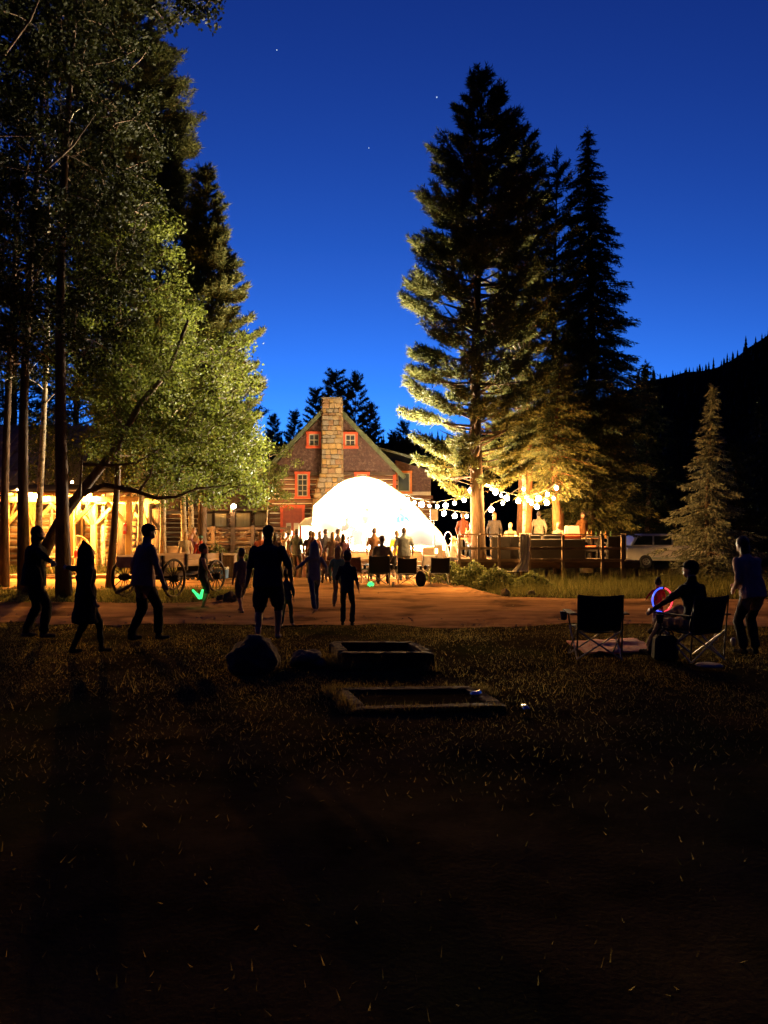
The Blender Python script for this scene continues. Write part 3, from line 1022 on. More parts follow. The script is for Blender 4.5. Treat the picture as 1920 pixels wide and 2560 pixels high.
window(house, GX(905, HD), HD - .1, ztop(1247, HD), ztop(1181, HD), .77, 4, 2)
# red door
mb = MB()
dx, dz0, dz1 = GX(732, HD), .35, ztop(1270, HD)
for sx in (-1, 1):
    mb.box((dx + sx * .56, HD - .12, (dz0 + dz1) / 2), (.14, .12, dz1 - dz0))
mb.box((dx, HD - .125, dz1 + .07), (1.3, .14, .18))
fr_ = mb.build('door_frame', REDTRIM, house)
door = MB().box((dx, HD - .1, (dz0 + dz1) / 2), (.98, .06, dz1 - dz0)).build('door', mat('door_red', (.30, .06, .03), (.2, .04, .02), rough=.6), house)
for i in (-1, 1):
    for j in (0, 1):
        MB().box((dx + i * .2, HD - .14, 1.35 + j * .62), (.26, .02, .5)).build('pane', SASH, door)
MB().ell((dx + .4, HD - .16, 1.25), (.03, .04, .03), 8, 6).build('handle', STEEL, door)

# chimney: each stone a piece on a mortar core
chim = thing('stone_chimney', 'tall rough stone chimney widening at its foot up the gable wall', 'chimney', (0, 0, 0))
ct = ztop(1003, HD)


def cw(z):
    """left and right edge of the chimney face at height z"""
    yy = HOR - (z - CAM_Z) / HD * F
    l = np.interp(yy, [1000, 1180, 1200, 1250, 1300, 1420], [809, 807, 799, 788, 779, 770])
    r2 = np.interp(yy, [1000, 1180, 1200, 1420], [855, 856, 858, 864])
    return GX(l, HD), GX(r2, HD)


CF = HD - .78
rings = []
for z in (0, 2.0, 3.4, 4.4, 4.8, 6.5, ct - .05):
    l, r2 = cw(z)
    rings.append([(l + .05, CF + .05, z), (r2 - .05, CF + .05, z), (r2 - .05, HD + .25, z), (l + .05, HD + .25, z)])
MB().loft(rings).build('core', MORTAR, chim)
STM = []
for i in range(8):
    bm_ = bmesh.new()
    bmesh.ops.create_cube(bm_, size=1)
    rs = random.Random(i)
    for v in bm_.verts:
        v.co += Vector((rs.uniform(-.09, .09), rs.uniform(-.1, .1), rs.uniform(-.09, .09)))
    bmesh.ops.bevel(bm_, geom=list(bm_.edges), offset=.14, segments=1, affect='EDGES', clamp_overlap=True)
    me = bpy.data.meshes.new('stone')
    bm_.to_mesh(me)
    bm_.free()
    me.materials.append(STONES[i % 4])
    STM.append(me)
z = 1.2
while z < ct - .1:
    h = min(random.uniform(.15, .30), ct - z)
    l, r2 = cw(z + h / 2)
    x = l
    while x < r2 - .05:
        w = min(random.uniform(.18, .44), r2 - x)
        if r2 - x - w < .12:
            w = r2 - x
        link('stone', random.choice(STM), None, chim, loc=(x + w / 2, CF + .05 + random.uniform(-.02, .025), z + h / 2), scale=(w - .02, .24, h - .02), rot=(0, random.uniform(-.05, .05), 0))
        x += w
    for sx, xx in ((-1, l), (1, r2)):
        for yy in (CF + .3, CF + .62):
            link('stone', random.choice(STM), None, chim, loc=(xx - sx * .03, yy, z + h / 2), scale=(.18, .30, h - .02))
    z += h
cap = MB().box(((cw(ct)[0] + cw(ct)[1]) / 2, (CF + HD) / 2 + .1, ct + .03), (1.06, 1.12, .1)).build('cap_slab', STONES[1], chim, bevel=.02)

# right-hand annex with shed roof
annex = thing('house_annex', 'low shed-roofed annex at the right-hand side of the log house', 'house', (0, 0, 0))
AD = 41.0
log_wall(annex, .6, 2.5, AD, 0, 3.9)
MB().box((1.55, AD + 2.2, 1.95), (1.8, 4, 3.88)).build('wall_body', LOG, annex)
a, e = PX(945, 1125, AD), PX(1030, 1152, AD)
mb = MB()
for k in range(1):
    v = [(a.x, AD - .5, a.z), (2.9, AD - .5, a.z - .9), (2.9, AD + 4.5, a.z - .9), (a.x, AD + 4.5, a.z)]
    mb.add(v + [(p[0], p[1], p[2] + .12) for p in v], [(0, 1, 2, 3), (7, 6, 5, 4), (0, 4, 5, 1), (1, 5, 6, 2), (2, 6, 7, 3), (3, 7, 4, 0)])
mb.build('roof_slope', ROOF, annex)
MB().prism([(.6, 3.9), (2.5, 3.9), (2.5, 5.02), (.6, 5.6)], 'y', AD - .01, AD + .15).build('gable_wall', SHINGLE, annex)
window(annex, GX(1009, AD), AD - .1, ztop(1234, AD), ztop(1178, AD), .86, 1, 1, mat('orange_trim', (.50, .16, .04), (.38, .11, .03)), .1)

# left wing with porch
wing = thing('lodge_wing', 'low lodge wing with a row of curtained windows left of the house', 'house', (0, 0, 0))
WD = 42.0
log_wall(wing, -14.5, -6.3, WD, 0, 2.9)
MB().box((-10.4, WD + 2.3, 1.45), (8.0, 4, 2.88)).build('wall_body', LOG, wing)
mb = MB()
v = [(-14.9, WD - 2.2, 2.85), (-6.1, WD - 2.2, 2.85), (-6.1, WD + 2.4, 4.9), (-14.9, WD + 2.4, 4.9)]
mb.add(v + [(p[0], p[1], p[2] + .1) for p in v], [(0, 1, 2, 3), (7, 6, 5, 4), (0, 4, 5, 1), (1, 5, 6, 2), (2, 6, 7, 3), (3, 7, 4, 0)])
mb.build('roof_slope', DARKWOOD, wing)
CURT = mat('curtain', (.50, .44, .30), (.38, .33, .22), rough=.9, scale=3, stretch=(8, 1, .3))
for (xa, xb, ya, yb) in ((506, 533, 1280, 1321), (538, 570, 1278, 1321), (591, 627, 1278, 1321), (637, 671, 1272, 1318)):
    x0, x1 = GX(xa, WD), GX(xb, WD)
    w = window(wing, (x0 + x1) / 2, WD - .1, ztop(yb, WD), ztop(ya, WD), x1 - x0 + .14, 1, 2, DARKWOOD, .09)
    MB().box(((x0 + x1) / 2, WD - .115, (ztop(ya, WD) + ztop(yb, WD)) / 2), (x1 - x0 - .1, .006, (yb - ya) * WD / F - .1)).build('curtain', CURT, w)
# porch rail with crosses
rail = thing('porch_railing', 'dark timber porch railing with crossed braces in front of the lodge wing', 'railing', (0, 0, 0))
PD = 37.0
zt, z0 = ztop(1321, PD), ztop(1356, PD)
xs_ = [GX(p, PD) for p in (500, 533, 582, 632, 672, 722)]
for i, x in enumerate(xs_):
    MB().box((x, PD, (zt + .12) / 2 + (.45 if i == 2 else 0)), (.2 if i == 2 else .16, .16, zt + .12 + (.9 if i == 2 else 0))).build('post', DARKWOOD, rail)
for i in range(5):
    for zz in (zt, z0):
        MB().beam((xs_[i] + .09, PD, zz), (xs_[i + 1] - .09, PD, zz), .1, .1).build('rail', DARKWOOD, rail)
    MB().beam((xs_[i] + .09, PD - .03, z0 + .06), (xs_[i + 1] - .09, PD - .03, zt - .06), .04, .08).build('brace', DARKWOOD, rail)
    MB().beam((xs_[i] + .09, PD + .03, zt - .06), (xs_[i + 1] - .09, PD + .03, z0 + .06), .04, .08).build('brace', DARKWOOD, rail)
pd = MB()
for k in range(10):
    pd.box((-8.0, PD + .2 + k * .45, z0 - .22), (8.5, .43, .05))
tag(pd.build('porch_floor', GREYWOOD), 'weathered board floor of the porch before the lodge wing', 'porch')
MB().box((-8.0, PD + 2.2, (z0 - .25) / 2), (8.3, 4.2, z0 - .27)).build('skirting', DARKWOOD, bpy.data.objects['porch_floor'])
lp = thing('porch_lamp', 'small glowing globe lamp on top of the porch post', 'lamp', PX(584, 1266, PD - .2))
MB().ell((0, 0, 0), (.11, .11, .11), 12, 8).build('globe', glow('porch_glow', (1, .62, .25), 700), lp, smooth=True)
MB().tube([(0, 0, -.28), (0, 0, -.1)], [.05, .06], 8).build('bracket', DARKSTEEL, lp)

# ------------------------------------------------------------------ cabin and timber pavilion on the left
cab = thing('log_cabin', 'brown log cabin with an open doorway behind the timber pavilion', 'cabin', (0, 0, 0))
KD = 35.0
log_wall(cab, -19.5, GX(330, KD), KD, .2, 3.0, pitch=.30, r_=.115, logm=PALELOG)
MB().box((-15.4, KD + 2.2, 1.6), (7.4, 3.9, 2.9)).build('wall_body', LOG, cab)
dr = MB().box((GX(196, KD), KD - .13, 1.45), (.62, .08, 2.1)).build('door', mat('cabin_door', (.09, .05, .03), (.05, .03, .02)), cab)
mb = MB()
for px in (183, 209):
    mb.box((GX(px, KD), KD - .14, 1.5), (.1, .12, 2.2))
mb.box((GX(196, KD), KD - .14, 2.65), (.6, .12, .1))
mb.build('door_frame', TIMBER, cab)
mb = MB()      # ribbed metal roof
RZ0, RZ1 = ztop(1215, 33.2), ztop(1065, 37.6)
for k in range(44):
    x = -20.5 + k * .22
    hgt = .07 if k % 2 else .0
    v = [(x, 32.9, RZ0 + hgt), (x + .21, 32.9, RZ0 + hgt), (x + .21, 37.4, RZ1 + hgt), (x, 37.4, RZ1 + hgt)]
    mb.add(v + [(p[0], p[1], p[2] - .1 - hgt) for p in v], [(3, 2, 1, 0), (4, 5, 6, 7), (0, 4, 5, 1)[::-1], (1, 5, 6, 2)[::-1], (2, 6, 7, 3)[::-1], (3, 7, 4, 0)[::-1]])
tag(mb.build('ribbed_roof', TINROOF, cab), kind='stuff')
v = [(-20.5, 37.4, RZ1), (-10.9, 37.4, RZ1), (-10.9, 41.5, RZ0), (-20.5, 41.5, RZ0)]
MB().add(v + [(p[0], p[1], p[2] - .1) for p in v], [(0, 1, 2, 3), (7, 6, 5, 4), (0, 4, 5, 1), (1, 5, 6, 2), (2, 6, 7, 3), (3, 7, 4, 0)]).build('back_slope', TINROOF, cab)

pav = thing('timber_pavilion', 'lit post-and-beam timber pavilion with diagonal braces beside the grove', 'pavilion', (0, 0, 0))
VD = 30.5
FZ = .32
bz = ztop(1248, VD)
posts = [(GX(14, VD), VD), (GX(180, VD), VD), (GX(322, VD), VD), (GX(14, VD), VD + 2.3), (GX(180, VD), VD + 2.3), (GX(322, VD), VD + 2.3)]
for i, (x, y) in enumerate(posts):
    MB().box((x, y, (bz - .11 + .02) / 2), (.22, .22, bz - .11 - .02)).build('post', TIMBER, pav, bevel=.012)
    for sx in (-1, 1):
        if (i % 3 == 0 and sx < 0) or (i % 3 == 2 and sx > 0):
            continue
        MB().beam((x + sx * .10, y, bz - .95), (x + sx * .85, y, bz - .13), .12, .12).build('brace', TIMBER, pav)
    MB().beam((x, y + (.1 if i < 3 else -.1), bz - .95), (x, y + (.75 if i < 3 else -.75), bz - .13), .12, .12).build('brace', TIMBER, pav)
for y in (VD, VD + 2.3):
    MB().box((posts[1][0] - .1, y, bz), (posts[2][0] - posts[0][0] + 1.0, .18, .22)).build('beam', TIMBER, pav)
for k in range(12):
    x = posts[0][0] - .3 + k * .5
    MB().beam((x, VD - .7, bz + .13), (x, VD + 2.9, bz + .62), .07, .14).build('rafter', TIMBER, pav)
me = MB().beam((0, VD - .75, .22), (0, VD + 2.95, .72), .19, .03).mesh('roof_board')
me.materials.append(PALELOG)
for k in range(31):
    link('roof_board', me, None, pav, loc=(posts[0][0] - .5 + k * .2, random.uniform(-.04, .04), bz))
v = [(posts[0][0] - .7, VD - .85, bz + .25), (posts[2][0] + .6, VD - .85, bz + .25), (posts[2][0] + .6, VD + 3, bz + .78), (posts[0][0] - .7, VD + 3, bz + .78)]
MB().add(v + [(p[0], p[1], p[2] + .03) for p in v], [(0, 1, 2, 3), (7, 6, 5, 4), (0, 4, 5, 1), (1, 5, 6, 2), (2, 6, 7, 3), (3, 7, 4, 0)]).build('roof_sheet', mat('rust_roof', (.07, .045, .035), (.04, .027, .02)), pav)
# walkway along the pavilion front
bw = thing('boardwalk', 'pale plank walkway edge along the pavilion front', 'boardwalk', (0, 0, 0))
for k in range(16):
    MB().box((GX(20, VD - 1.5) + k * .42, VD - 1.2, .10), (.40, 1.1, .06)).build('plank', GREYWOOD, bw, rot=(0, 0, random.uniform(-.002, .002)))
MB().box((GX(20, VD - 1.5) + 3.1, VD - 1.8, .05), (6.9, .08, .1)).build('edge_board', PALELOG, bw)
# lamps
for i, (px, py, d, r_, s, lab) in enumerate(((226, 1234, VD - .05, .13, 5200, 'blazing floodlight under the pavilion beam beside the braced post'), (46, 1228, VD - .3, .085, 900, 'globe lamp hanging under the pavilion eave beside the far post'),
                                             (89, 1240, VD - .4, .085, 900, 'globe lamp shining through the leaning trunk fork'), (127, 1250, VD + 1.2, .07, 300, 'dimmer amber lamp inside the pavilion'),
                                             (306, 1232, VD + .5, .05, 250, 'small amber lamp under the eave near the extinguisher post'), (213, 1209, VD - .9, .05, 250, 'small round bulb on the eave above the floodlight'), (180, 1205, VD - .9, .045, 160, 'smaller bulb on the eave beside the round bulb'))):
    p = PX(px, py, d)
    l = thing('pavilion_lamp', lab, 'lamp', p, 0, 'pavilion lamps')
    MB().ell((0, 0, 0), (r_, r_, r_), 12, 8).build('globe', glow('pav_glow_%d' % i, (1, .46, .10), s * 7), l, smooth=True)
    MB().tube([(0, 0, r_ * .8), (0, 0, r_ + .1)], [.045, .03], 8).build('socket', DARKSTEEL, l)
# extinguisher on the post
ex = thing('fire_extinguisher', 'red fire extinguisher hung on the timber post', 'extinguisher', PX(312, 1335, VD - .15))
MB().tube([(0, 0, 0), (0, 0, .02), (0, 0, .38), (0, 0, .44)], [.06, .075, .075, .03], 14).build('cylinder', mat('red_paint', (.45, .03, .02), (.38, .025, .018), rough=.35), ex, smooth=True)
MB().box((0, -.072, .22), (.09, .012, .18)).build('label_plate', mat('white_paint', (.7, .68, .62), (.6, .58, .53), rough=.5), ex)
MB().box((.03, 0, .47), (.12, .03, .03)).tube([(.0, 0, .44), (.07, 0, .36), (.09, 0, .12)], .012, 6).build('valve_hose', DARKSTEEL, ex)


def wheel(parent, c, rad, axis_rot, m=IRON, name='wheel', nsp=14, w=.07, sp=.018):
    """wheel plane is local XZ, turned by axis_rot about Z"""
    t = link(name, MB().torus((0, 0, 0), rad - .03, .035, 36, 6).mesh('rim', True), m, parent, loc=c, rot=(0, 0, axis_rot))
    hub = MB().tube([(0, -.16, 0), (0, -.1, 0), (0, .1, 0), (0, .16, 0)], [.06, .1, .1, .06], 12).build('hub', m, t)
    me = MB().tube([(0, 0, .07), (0, 0, rad * .5), (0, 0, rad - .04)], [sp * 1.3, sp, sp * 1.1], 6).mesh('spoke')
    me.materials.append(m)
    for k in range(nsp):
        link('spoke', me, None, t, rot=(0, 2 * PI * k / nsp, 0))
    return t


# decorative wheel and picnic table in the pavilion
dw = thing('wagon_wheel', 'old pale wagon wheel leaning behind the picnic table', 'wheel', PX(190, 1375, VD + .9))
wheel(dw, (0, 0, .05), .56, R(12), PALELOG, 'rim', 12)
pt = thing('picnic_table', 'pale wooden picnic table under the pavilion', 'table', (GX(160, 29.9), 29.9, .02))
for k in range(4):
    MB().box((0, -.27 + k * .18, .74), (1.9, .165, .04)).build('plank', PALELOG, pt)
for sy in (-1, 1):
    MB().box((0, sy * .72, .45), (1.9, .24, .04)).build('bench', PALELOG, pt)
for sx in (-1, 1):
    for sy in (-1, 1):
        MB().beam((sx * .7, sy * .62, 0), (sx * .7, sy * .12, .72), .05, .1).build('leg', PALELOG, pt)
    MB().box((sx * .7, 0, .41), (.045, 1.6, .09)).build('crossbar', PALELOG, pt)
cu = thing('cooler_jug', 'small red jug standing on the picnic table', 'jug', (GX(192, 29.9), 29.85, .78))
MB().tube([(0, 0, 0), (0, 0, .2), (0, 0, .26), (0, 0, .3)], [.08, .08, .06, .03], 12).build('body', mat('red_plastic', (.42, .05, .03), (.36, .04, .025), rough=.5), cu, smooth=True)
MB().torus((0, 0, .3), .05, .01, 12, 5).build('handle', DARKSTEEL, cu)


# ------------------------------------------------------------------ stage: platform, shell tent, lights
def fabric(name, col, thru):
    m, nt, p = nodes_of(name)
    p.inputs['Base Color'].default_value = (*col, 1)
    p.inputs['Roughness'].default_value = .9
    t = nt.nodes.new('ShaderNodeBsdfTransparent')
    t.inputs[0].default_value = (1, .97, .9, 1)
    tl = nt.nodes.new('ShaderNodeBsdfTranslucent')
    tl.inputs[0].default_value = (*col, 1)
    m1 = nt.nodes.new('ShaderNodeMixShader')
    m1.inputs[0].default_value = .4
    m2 = nt.nodes.new('ShaderNodeMixShader')
    m2.inputs[0].default_value = thru
    nt.links.new(p.outputs[0], m1.inputs[1])
    nt.links.new(tl.outputs[0], m1.inputs[2])
    nt.links.new(m1.outputs[0], m2.inputs[1])
    nt.links.new(t.outputs[0], m2.inputs[2])
    nt.links.new(m2.outputs[0], nt.nodes['Material Output'].inputs[0])
    return m


CANVAS = fabric('tent_canvas', (.8, .79, .76), .45)
SD = 31.4
stage = thing('stage_platform', 'low wooden stage with plank front and a step under the white tent', 'stage', (0, 0, 0))
SX0, SX1, SZ = GX(800, SD), GX(1085, SD), ztop(1378, SD)
for k in range(14):
    MB().box(((SX0 + SX1) / 2, SD + .14 + k * .27, SZ - .03), (SX1 - SX0, .262, .06)).build('floor_board', GREYWOOD, stage)
for k in range(3):
    MB().box(((SX0 + SX1) / 2, SD + .02 + .003 * k, SZ - .17 - k * .2), (SX1 - SX0 - .02, .05, .185)).build('front_plank', PLANK, stage)
for k in range(2):
    MB().box((GX(902, SD - .4), SD - .28 - .3 * k, SZ - .32 - .2 * k), (1.9, .3, .05)).build('step', GREYWOOD, stage)
for k in range(2):
    for s_ in (-1, 1):
        MB().box((GX(902, SD - .4) + s_ * .85, SD - .28 - .3 * k, (SZ - .36 - .2 * k) / 2), (.06, .24, SZ - .36 - .2 * k)).build('step_support', GREYWOOD, stage)

tent = thing('shell_tent', 'white shell-shaped stage tent glowing from inside in front of the house', 'tent', (0, 0, 0))
TD = 30.9
arch_px = [(776, 1430), (779, 1380), (781, 1330), (782, 1292), (783, 1266), (800, 1250), (821, 1231), (838, 1216), (857, 1204), (880, 1195), (908, 1191.5), (932, 1195), (953, 1203), (980, 1219), (1000, 1233), (1017, 1246), (1047, 1274), (1077, 1307), (1101, 1333), (1116, 1360), (1124, 1395), (1128, 1430)]
arch = []
for i in range(len(arch_px) - 1):
    for k in range(3):
        a, b_ = arch_px[i], arch_px[i + 1]
        arch.append(PX(a[0] + (b_[0] - a[0]) * k / 3, a[1] + (b_[1] - a[1]) * k / 3, TD))
arch.append(PX(*arch_px[-1], TD))
cxm = GX(930, TD)
v, f = [], []
NV = 12
for j in range(NV + 1):
    t = j / NV
    sxs = math.cos(t * PI / 2 * .93) ** .75
    for p in arch:
        v.append((cxm + (p.x - cxm) * (.25 + .75 * sxs), TD + 5.2 * math.sin(t * PI / 2), p.z * (.06 + .94 * sxs) + .02 * math.sin(p.x * 5) * t))
na = len(arch)
for j in range(NV):
    for i in range(na - 1):
        f.append((j * na + i, j * na + i + 1, (j + 1) * na + i + 1, (j + 1) * na + i))
f.append(tuple(NV * na + i for i in range(na)))
link('canvas_shell', new_mesh('canvas_shell', v, f, True), CANVAS, tent)
MB().tube([p + Vector((0, -.02, 0)) for p in arch[::2]], .035, 6).build('edge_hem', mat('hem_white', (.75, .74, .7), (.68, .67, .63)), tent, smooth=True)
a = [PX(783, 1291, TD - .1), PX(762, 1296, TD - .3), PX(747, 1311, TD - .5), PX(780, 1312, TD - .7)]
wg = MB()
lo = [p.copy() for p in a]
for p in lo:
    p.z -= .05
wg.add(a + lo, [(0, 1, 2, 3), (7, 6, 5, 4), (0, 4, 5, 1), (1, 5, 6, 2), (2, 6, 7, 3), (3, 7, 4, 0)])
for p in (a[2], a[3]):
    wg.tube([p, (p.x, p.y, .02)], .02, 6)
wg2 = wg
wg2.build('side_awning', mat('hem_white', (.75, .74, .7)), tent)
x0, x1 = GX(752, TD), GX(779, TD)
MB().box(((x0 + x1) / 2, TD + .3, 1.25), (x1 - x0, .03, 1.5)).build('side_curtain', CANVAS, tent)

LEDM = glow('led_white', (1, .9, .74), 420)
FOOT = glow('foot_warm', (1, .60, .26), 1800)


def light_bar(px0, px1, y, d, m, lab, area=0, col=(1, .86, .60), tilt=40):
    a, b_ = PX(px0, y, d), PX(px1, y, d)
    c = (a + b_) / 2
    c.z = SZ
    t = thing('stage_light', lab, 'stage light', c, 0, 'floor lights of the stage')
    ln = (b_ - a).length
    hz = .14
    MB().box((0, 0, .05), (ln, .12, .1)).build('housing', DARKSTEEL, t)
    MB().box((0, -.03, hz), (ln, .10, .12), rot=(R(-20), 0, 0)).build('lens', m, t)
    if area:
        l = bpy.data.lights.new('lamp', 'AREA')
        l.shape = 'RECTANGLE'
        l.size, l.size_y = ln, .12
        l.energy = area * K
        l.color = col
        o = bpy.data.objects.new('lamp', l)
        C.objects.link(o)
        o.parent = t
        l.spread = R(140)
        o.location = (0, .02, .24)
        o.rotation_euler = (PI + R(tilt), 0, 0)      # aimed up, and out over the audience
    return t


light_bar(852, 905, 1365, SD + .3, LEDM, 'longest blazing floor light along the stage edge by the step')
light_bar(908, 958, 1367, SD + .3, FOOT, 'flat warm floor light in the middle of the stage edge')
light_bar(983, 993, 1369, SD + .3, FOOT, 'small round warm floor light between the two standing men')
light_bar(1036, 1056, 1371, SD + .3, FOOT, 'short warm floor light beside the speaker boxes')
light_bar(754, 763, 1366, SD + .3, FOOT, 'small warm floor light at the stage end near the lodge door')
light_bar(855, 900, 1371, SD + .85, LEDM, 'floodlight hidden behind the light shield aimed up at the left grove', 13000)
light_bar(1010, 1050, 1371, SD + .85, LEDM, 'floodlight hidden behind the light shield aimed up at the tallest pine', 12500)
light_bar(925, 965, 1371, SD + 3.1, LEDM, 'rear floor light washing the tent lining behind the players', 2200, tilt=0)
kb_ = thing('light_shield_board', 'low added board along the stage front keeping floodlight off the ground', 'board', (0, 0, 0))  # added light blocker: stops the floods from whitening the ground before the stage
for k in range(4):
    MB().box((SX0 + (k + .5) * (SX1 - SX0) / 4, SD + .55, SZ + .1175), ((SX1 - SX0) / 4 - .006, .03, .235)).build('panel', GREYWOOD, kb_)
    MB().box((SX0 + (k + .5) * (SX1 - SX0) / 4, SD + .62, SZ + .06), (.05, .11, .12)).build('bracket', DARKSTEEL, kb_)

# sound gear
GEAR = mat('gear_black', (.03, .028, .028), (.018, .017, .017), rough=.6)
AMPM = mat('amp_brown', (.16, .075, .04), (.1, .05, .028), rough=.7)


def speaker(loc, size, m, lab, rz=0):
    t = thing('speaker_box', lab, 'speaker', loc, rz)
    MB().box((0, 0, size[2] / 2), size).build('cabinet', m, t, bevel=.015)
    MB().box((0, -size[1] / 2 - .006, size[2] / 2), (size[0] * .86, .012, size[2] * .88)).build('grille', mat('grille', (.07, .05, .04), (.04, .03, .025)), t)
    for sx in (-1, 1):
        MB().box((sx * (size[0] / 2 + .008), 0, size[2] * .72), (.016, size[1] * .4, .05)).build('handle', GEAR, t)
    return t


speaker((GX(1072, SD - .5), SD - .45, .02), (.5, .45, 1.12), AMPM, 'tall brown speaker cabinet in front of the tent right foot')
speaker((GX(1097, SD - .4), SD - .3, .02), (.42, .4, 1.2), GEAR, 'black speaker cabinet next to the brown one')
speaker((GX(1045, SD - .9), SD - .9, .02), (.5, .35, .4), AMPM, 'low floor monitor box at the stage foot')
ps = thing('speaker_stand', 'thin metal tripod stand carrying a loudspeaker at the tent edge', 'stand', (GX(1085, SD - 1), SD - 1, .02))
MB().tube([(0, 0, .4), (0, 0, 2.2)], .02, 8).build('pole', DARKSTEEL, ps)
for k in range(3):
    a_ = k * 2.1 + .4
    MB().tube([(.5 * math.cos(a_), .5 * math.sin(a_), 0), (0, 0, .6)], .014, 6).build('leg', DARKSTEEL, ps)
pa = speaker((GX(1085, SD - 1), SD - 1, 2.2), (.3, .28, .46), GEAR, 'grey loudspeaker on the tripod stand at the tent edge')
for i, px in enumerate((846, 874, 1000)):
    ms = thing('microphone_stand', ('microphone stand beside the seated player', 'microphone stand between seated and standing players', 'microphone stand before the blue-shirted player')[i], 'mic stand', (GX(px, 32.4), 32.4, SZ))
    MB().tube([(0, 0, .02), (0, 0, 1.35 if i else 1.0)], .011, 6).build('pole', DARKSTEEL, ms)
    MB().tube([(0, 0, 0), (0, 0, .025)], [.14, .13], 14).build('base', DARKSTEEL, ms)
    MB().tube([(0, 0, 1.33 if i else .98), (.0, .02, 1.48 if i else 1.12)], [.012, .028], 8).build('microphone', GEAR, ms)
# lantern-like amber lights at the tent right foot
for i, (px, py) in enumerate(((1091, 1377), (1110, 1369))):
    p = PX(px, py, SD - 1.3)
    l = thing('lantern', ('amber lantern on the ground before the speaker cabinets', 'amber lantern at the tent hem')[i], 'lantern', (p.x, p.y, p.z))
    MB().tube([(0, 0, -.09), (0, 0, .09)], [.05, .04], 10).build('flame_glass', glow('lantern_glow', (1, .6, .12), 90), l, smooth=True)
    MB().tube([(0, 0, -p.z), (0, 0, -.09)], [.05, .05], 8).build('stake', DARKWOOD, l)
    MB().tube([(0, 0, .09), (0, 0, .13)], [.05, .01], 10).build('cap', DARKSTEEL, l)

# ------------------------------------------------------------------ string lights
BULB = [glow('bulb_%d' % i, (1, .50, .14), s_) for i, s_ in enumerate((1900, 1300, 720))]
BM = []
for i in range(3):
    me = MB().ell((0, 0, 0), (1, 1, 1.08), 12, 8).mesh('bulb', True)
    me.materials.append(BULB[i])
    BM.append(me)
SOCK = MB().tube([(0, 0, 0), (0, 0, .09)], [.028, .022], 8).mesh('socket')
SOCK.materials.append(GEAR)


def string(lab, pts, ends):
    """pts: (px, py, distance, size class, radius)"""
    t = thing('string_lights', lab, 'string lights', (0, 0, 0), 0, 'festoon strings over the deck')
    P = [PX(p[0], p[1], p[2]) for p in pts]
    path = ([PX(*ends[0])] if ends[0] else []) + [p + Vector((0, 0, p_[4] + .08)) for p, p_ in zip(P, pts)] + ([PX(*ends[1])] if ends[1] else [])
    MB().tube(path, .012, 5).build('cord', GEAR, t)
    for p, q in zip(P, pts):
        o = link('bulb', BM[q[3]], None, t, loc=p, scale=(q[4] * .74,) * 3)
        link('socket', SOCK, None, t, loc=p + Vector((0, 0, q[4] * .66)))


string('festoon string from the tent edge up to the tallest pine trunk', [(1020, 1247, 28.8, 2, .06), (1036, 1256, 28.2, 1, .07), (1054, 1261, 27.6, 0, .12), (1074, 1265, 27, 2, .06), (1093, 1266, 26.5, 1, .08), (1114, 1264, 26.1, 0, .105), (1136, 1258, 25.9, 1, .08), (1160, 1250, 26, 1, .085), (1176, 1226, 27.15, 0, .1)], ((1000, 1236, 30), (1182, 1212, 27.15)))
string('festoon string sagging from the tallest pine towards the golden spruce', [(1219, 1209, 27.15, 0, .12), (1229, 1222, 27.1, 2, .06), (1239, 1231, 26.9, 0, .11), (1253, 1239, 27.1, 2, .06), (1267, 1245, 27.3, 0, .12), (1296, 1252, 27.4, 0, .105), (1321, 1251, 27.5, 2, .065), (1346, 1246, 27.5, 0, .125), (1369, 1236, 27.4, 1, .085), (1391, 1220, 27.2, 1, .085)], ((1212, 1200, 27.15), (1402, 1208, 27.4)))
string('low festoon string behind the man in brown on the deck', [(1110, 1284, 27.4, 0, .1), (1137, 1290, 27.2, 0, .1), (1167, 1291, 27.0, 1, .075)], ((1098, 1276, 27.6), (1188, 1286, 26.9)))
string('festoon string with a low bulb behind the deck tables', [(1228, 1274, 27.6, 0, .115), (1257, 1258, 27.9, 1, .08), (1309, 1223, 28.3, 2, .07)], ((1208, 1288, 27.2), (1320, 1205, 28.5)))
string('far festoon string sagging over the deck sofa', [(1316, 1243, 27.9, 2, .06), (1329, 1258, 27.7, 1, .075), (1342, 1267, 27.6, 0, .11), (1367, 1257, 27.7, 0, .11), (1384, 1246, 27.8, 2, .06)], ((1312, 1230, 28), (1400, 1234, 27.9)))


# ------------------------------------------------------------------ deck with railing and furniture
deck = thing('deck', 'raised timber deck behind the railing under the string lights', 'deck', (0, 0, 0))
DZ = ztop(1402, 26.2)
DX0, DX1, DY0, DY1 = GX(1140, 26.4), GX(1600, 26.4), 26.4, 31.2
nb_ = 30
for k in range(nb_):
    MB().box((DX0 + (k + .5) * (DX1 - DX0) / nb_, (DY0 + DY1) / 2, DZ - .025), ((DX1 - DX0) / nb_ - .012, DY1 - DY0, .05)).build('board', GREYWOOD, deck)
MB().box(((DX0 + DX1) / 2, DY0 + .04, DZ - .16), (DX1 - DX0, .06, .2)).build('rim_joist', DARKWOOD, deck)
for k in range(7):
    MB().box((DX0 + .1 + k * (DX1 - DX0 - .2) / 6, DY0 + .15, (DZ - .27) / 2), (.14, .14, DZ - .27)).build('footing_post', DARKWOOD, deck)
rl = thing('deck_railing', 'plain timber railing with square posts round the deck', 'railing', (0, 0, 0))
RT, RM = ztop(1341, 26.2), ztop(1371, 26.2)
pxs = [1148, 1197, 1248, 1324, 1408, 1506, 1556]
for px in pxs:
    x = GX(px, 26.25)
    MB().box((x, 26.25, (RT + .05) / 2), (.09, .09, RT + .05)).build('post', GREYWOOD, rl)
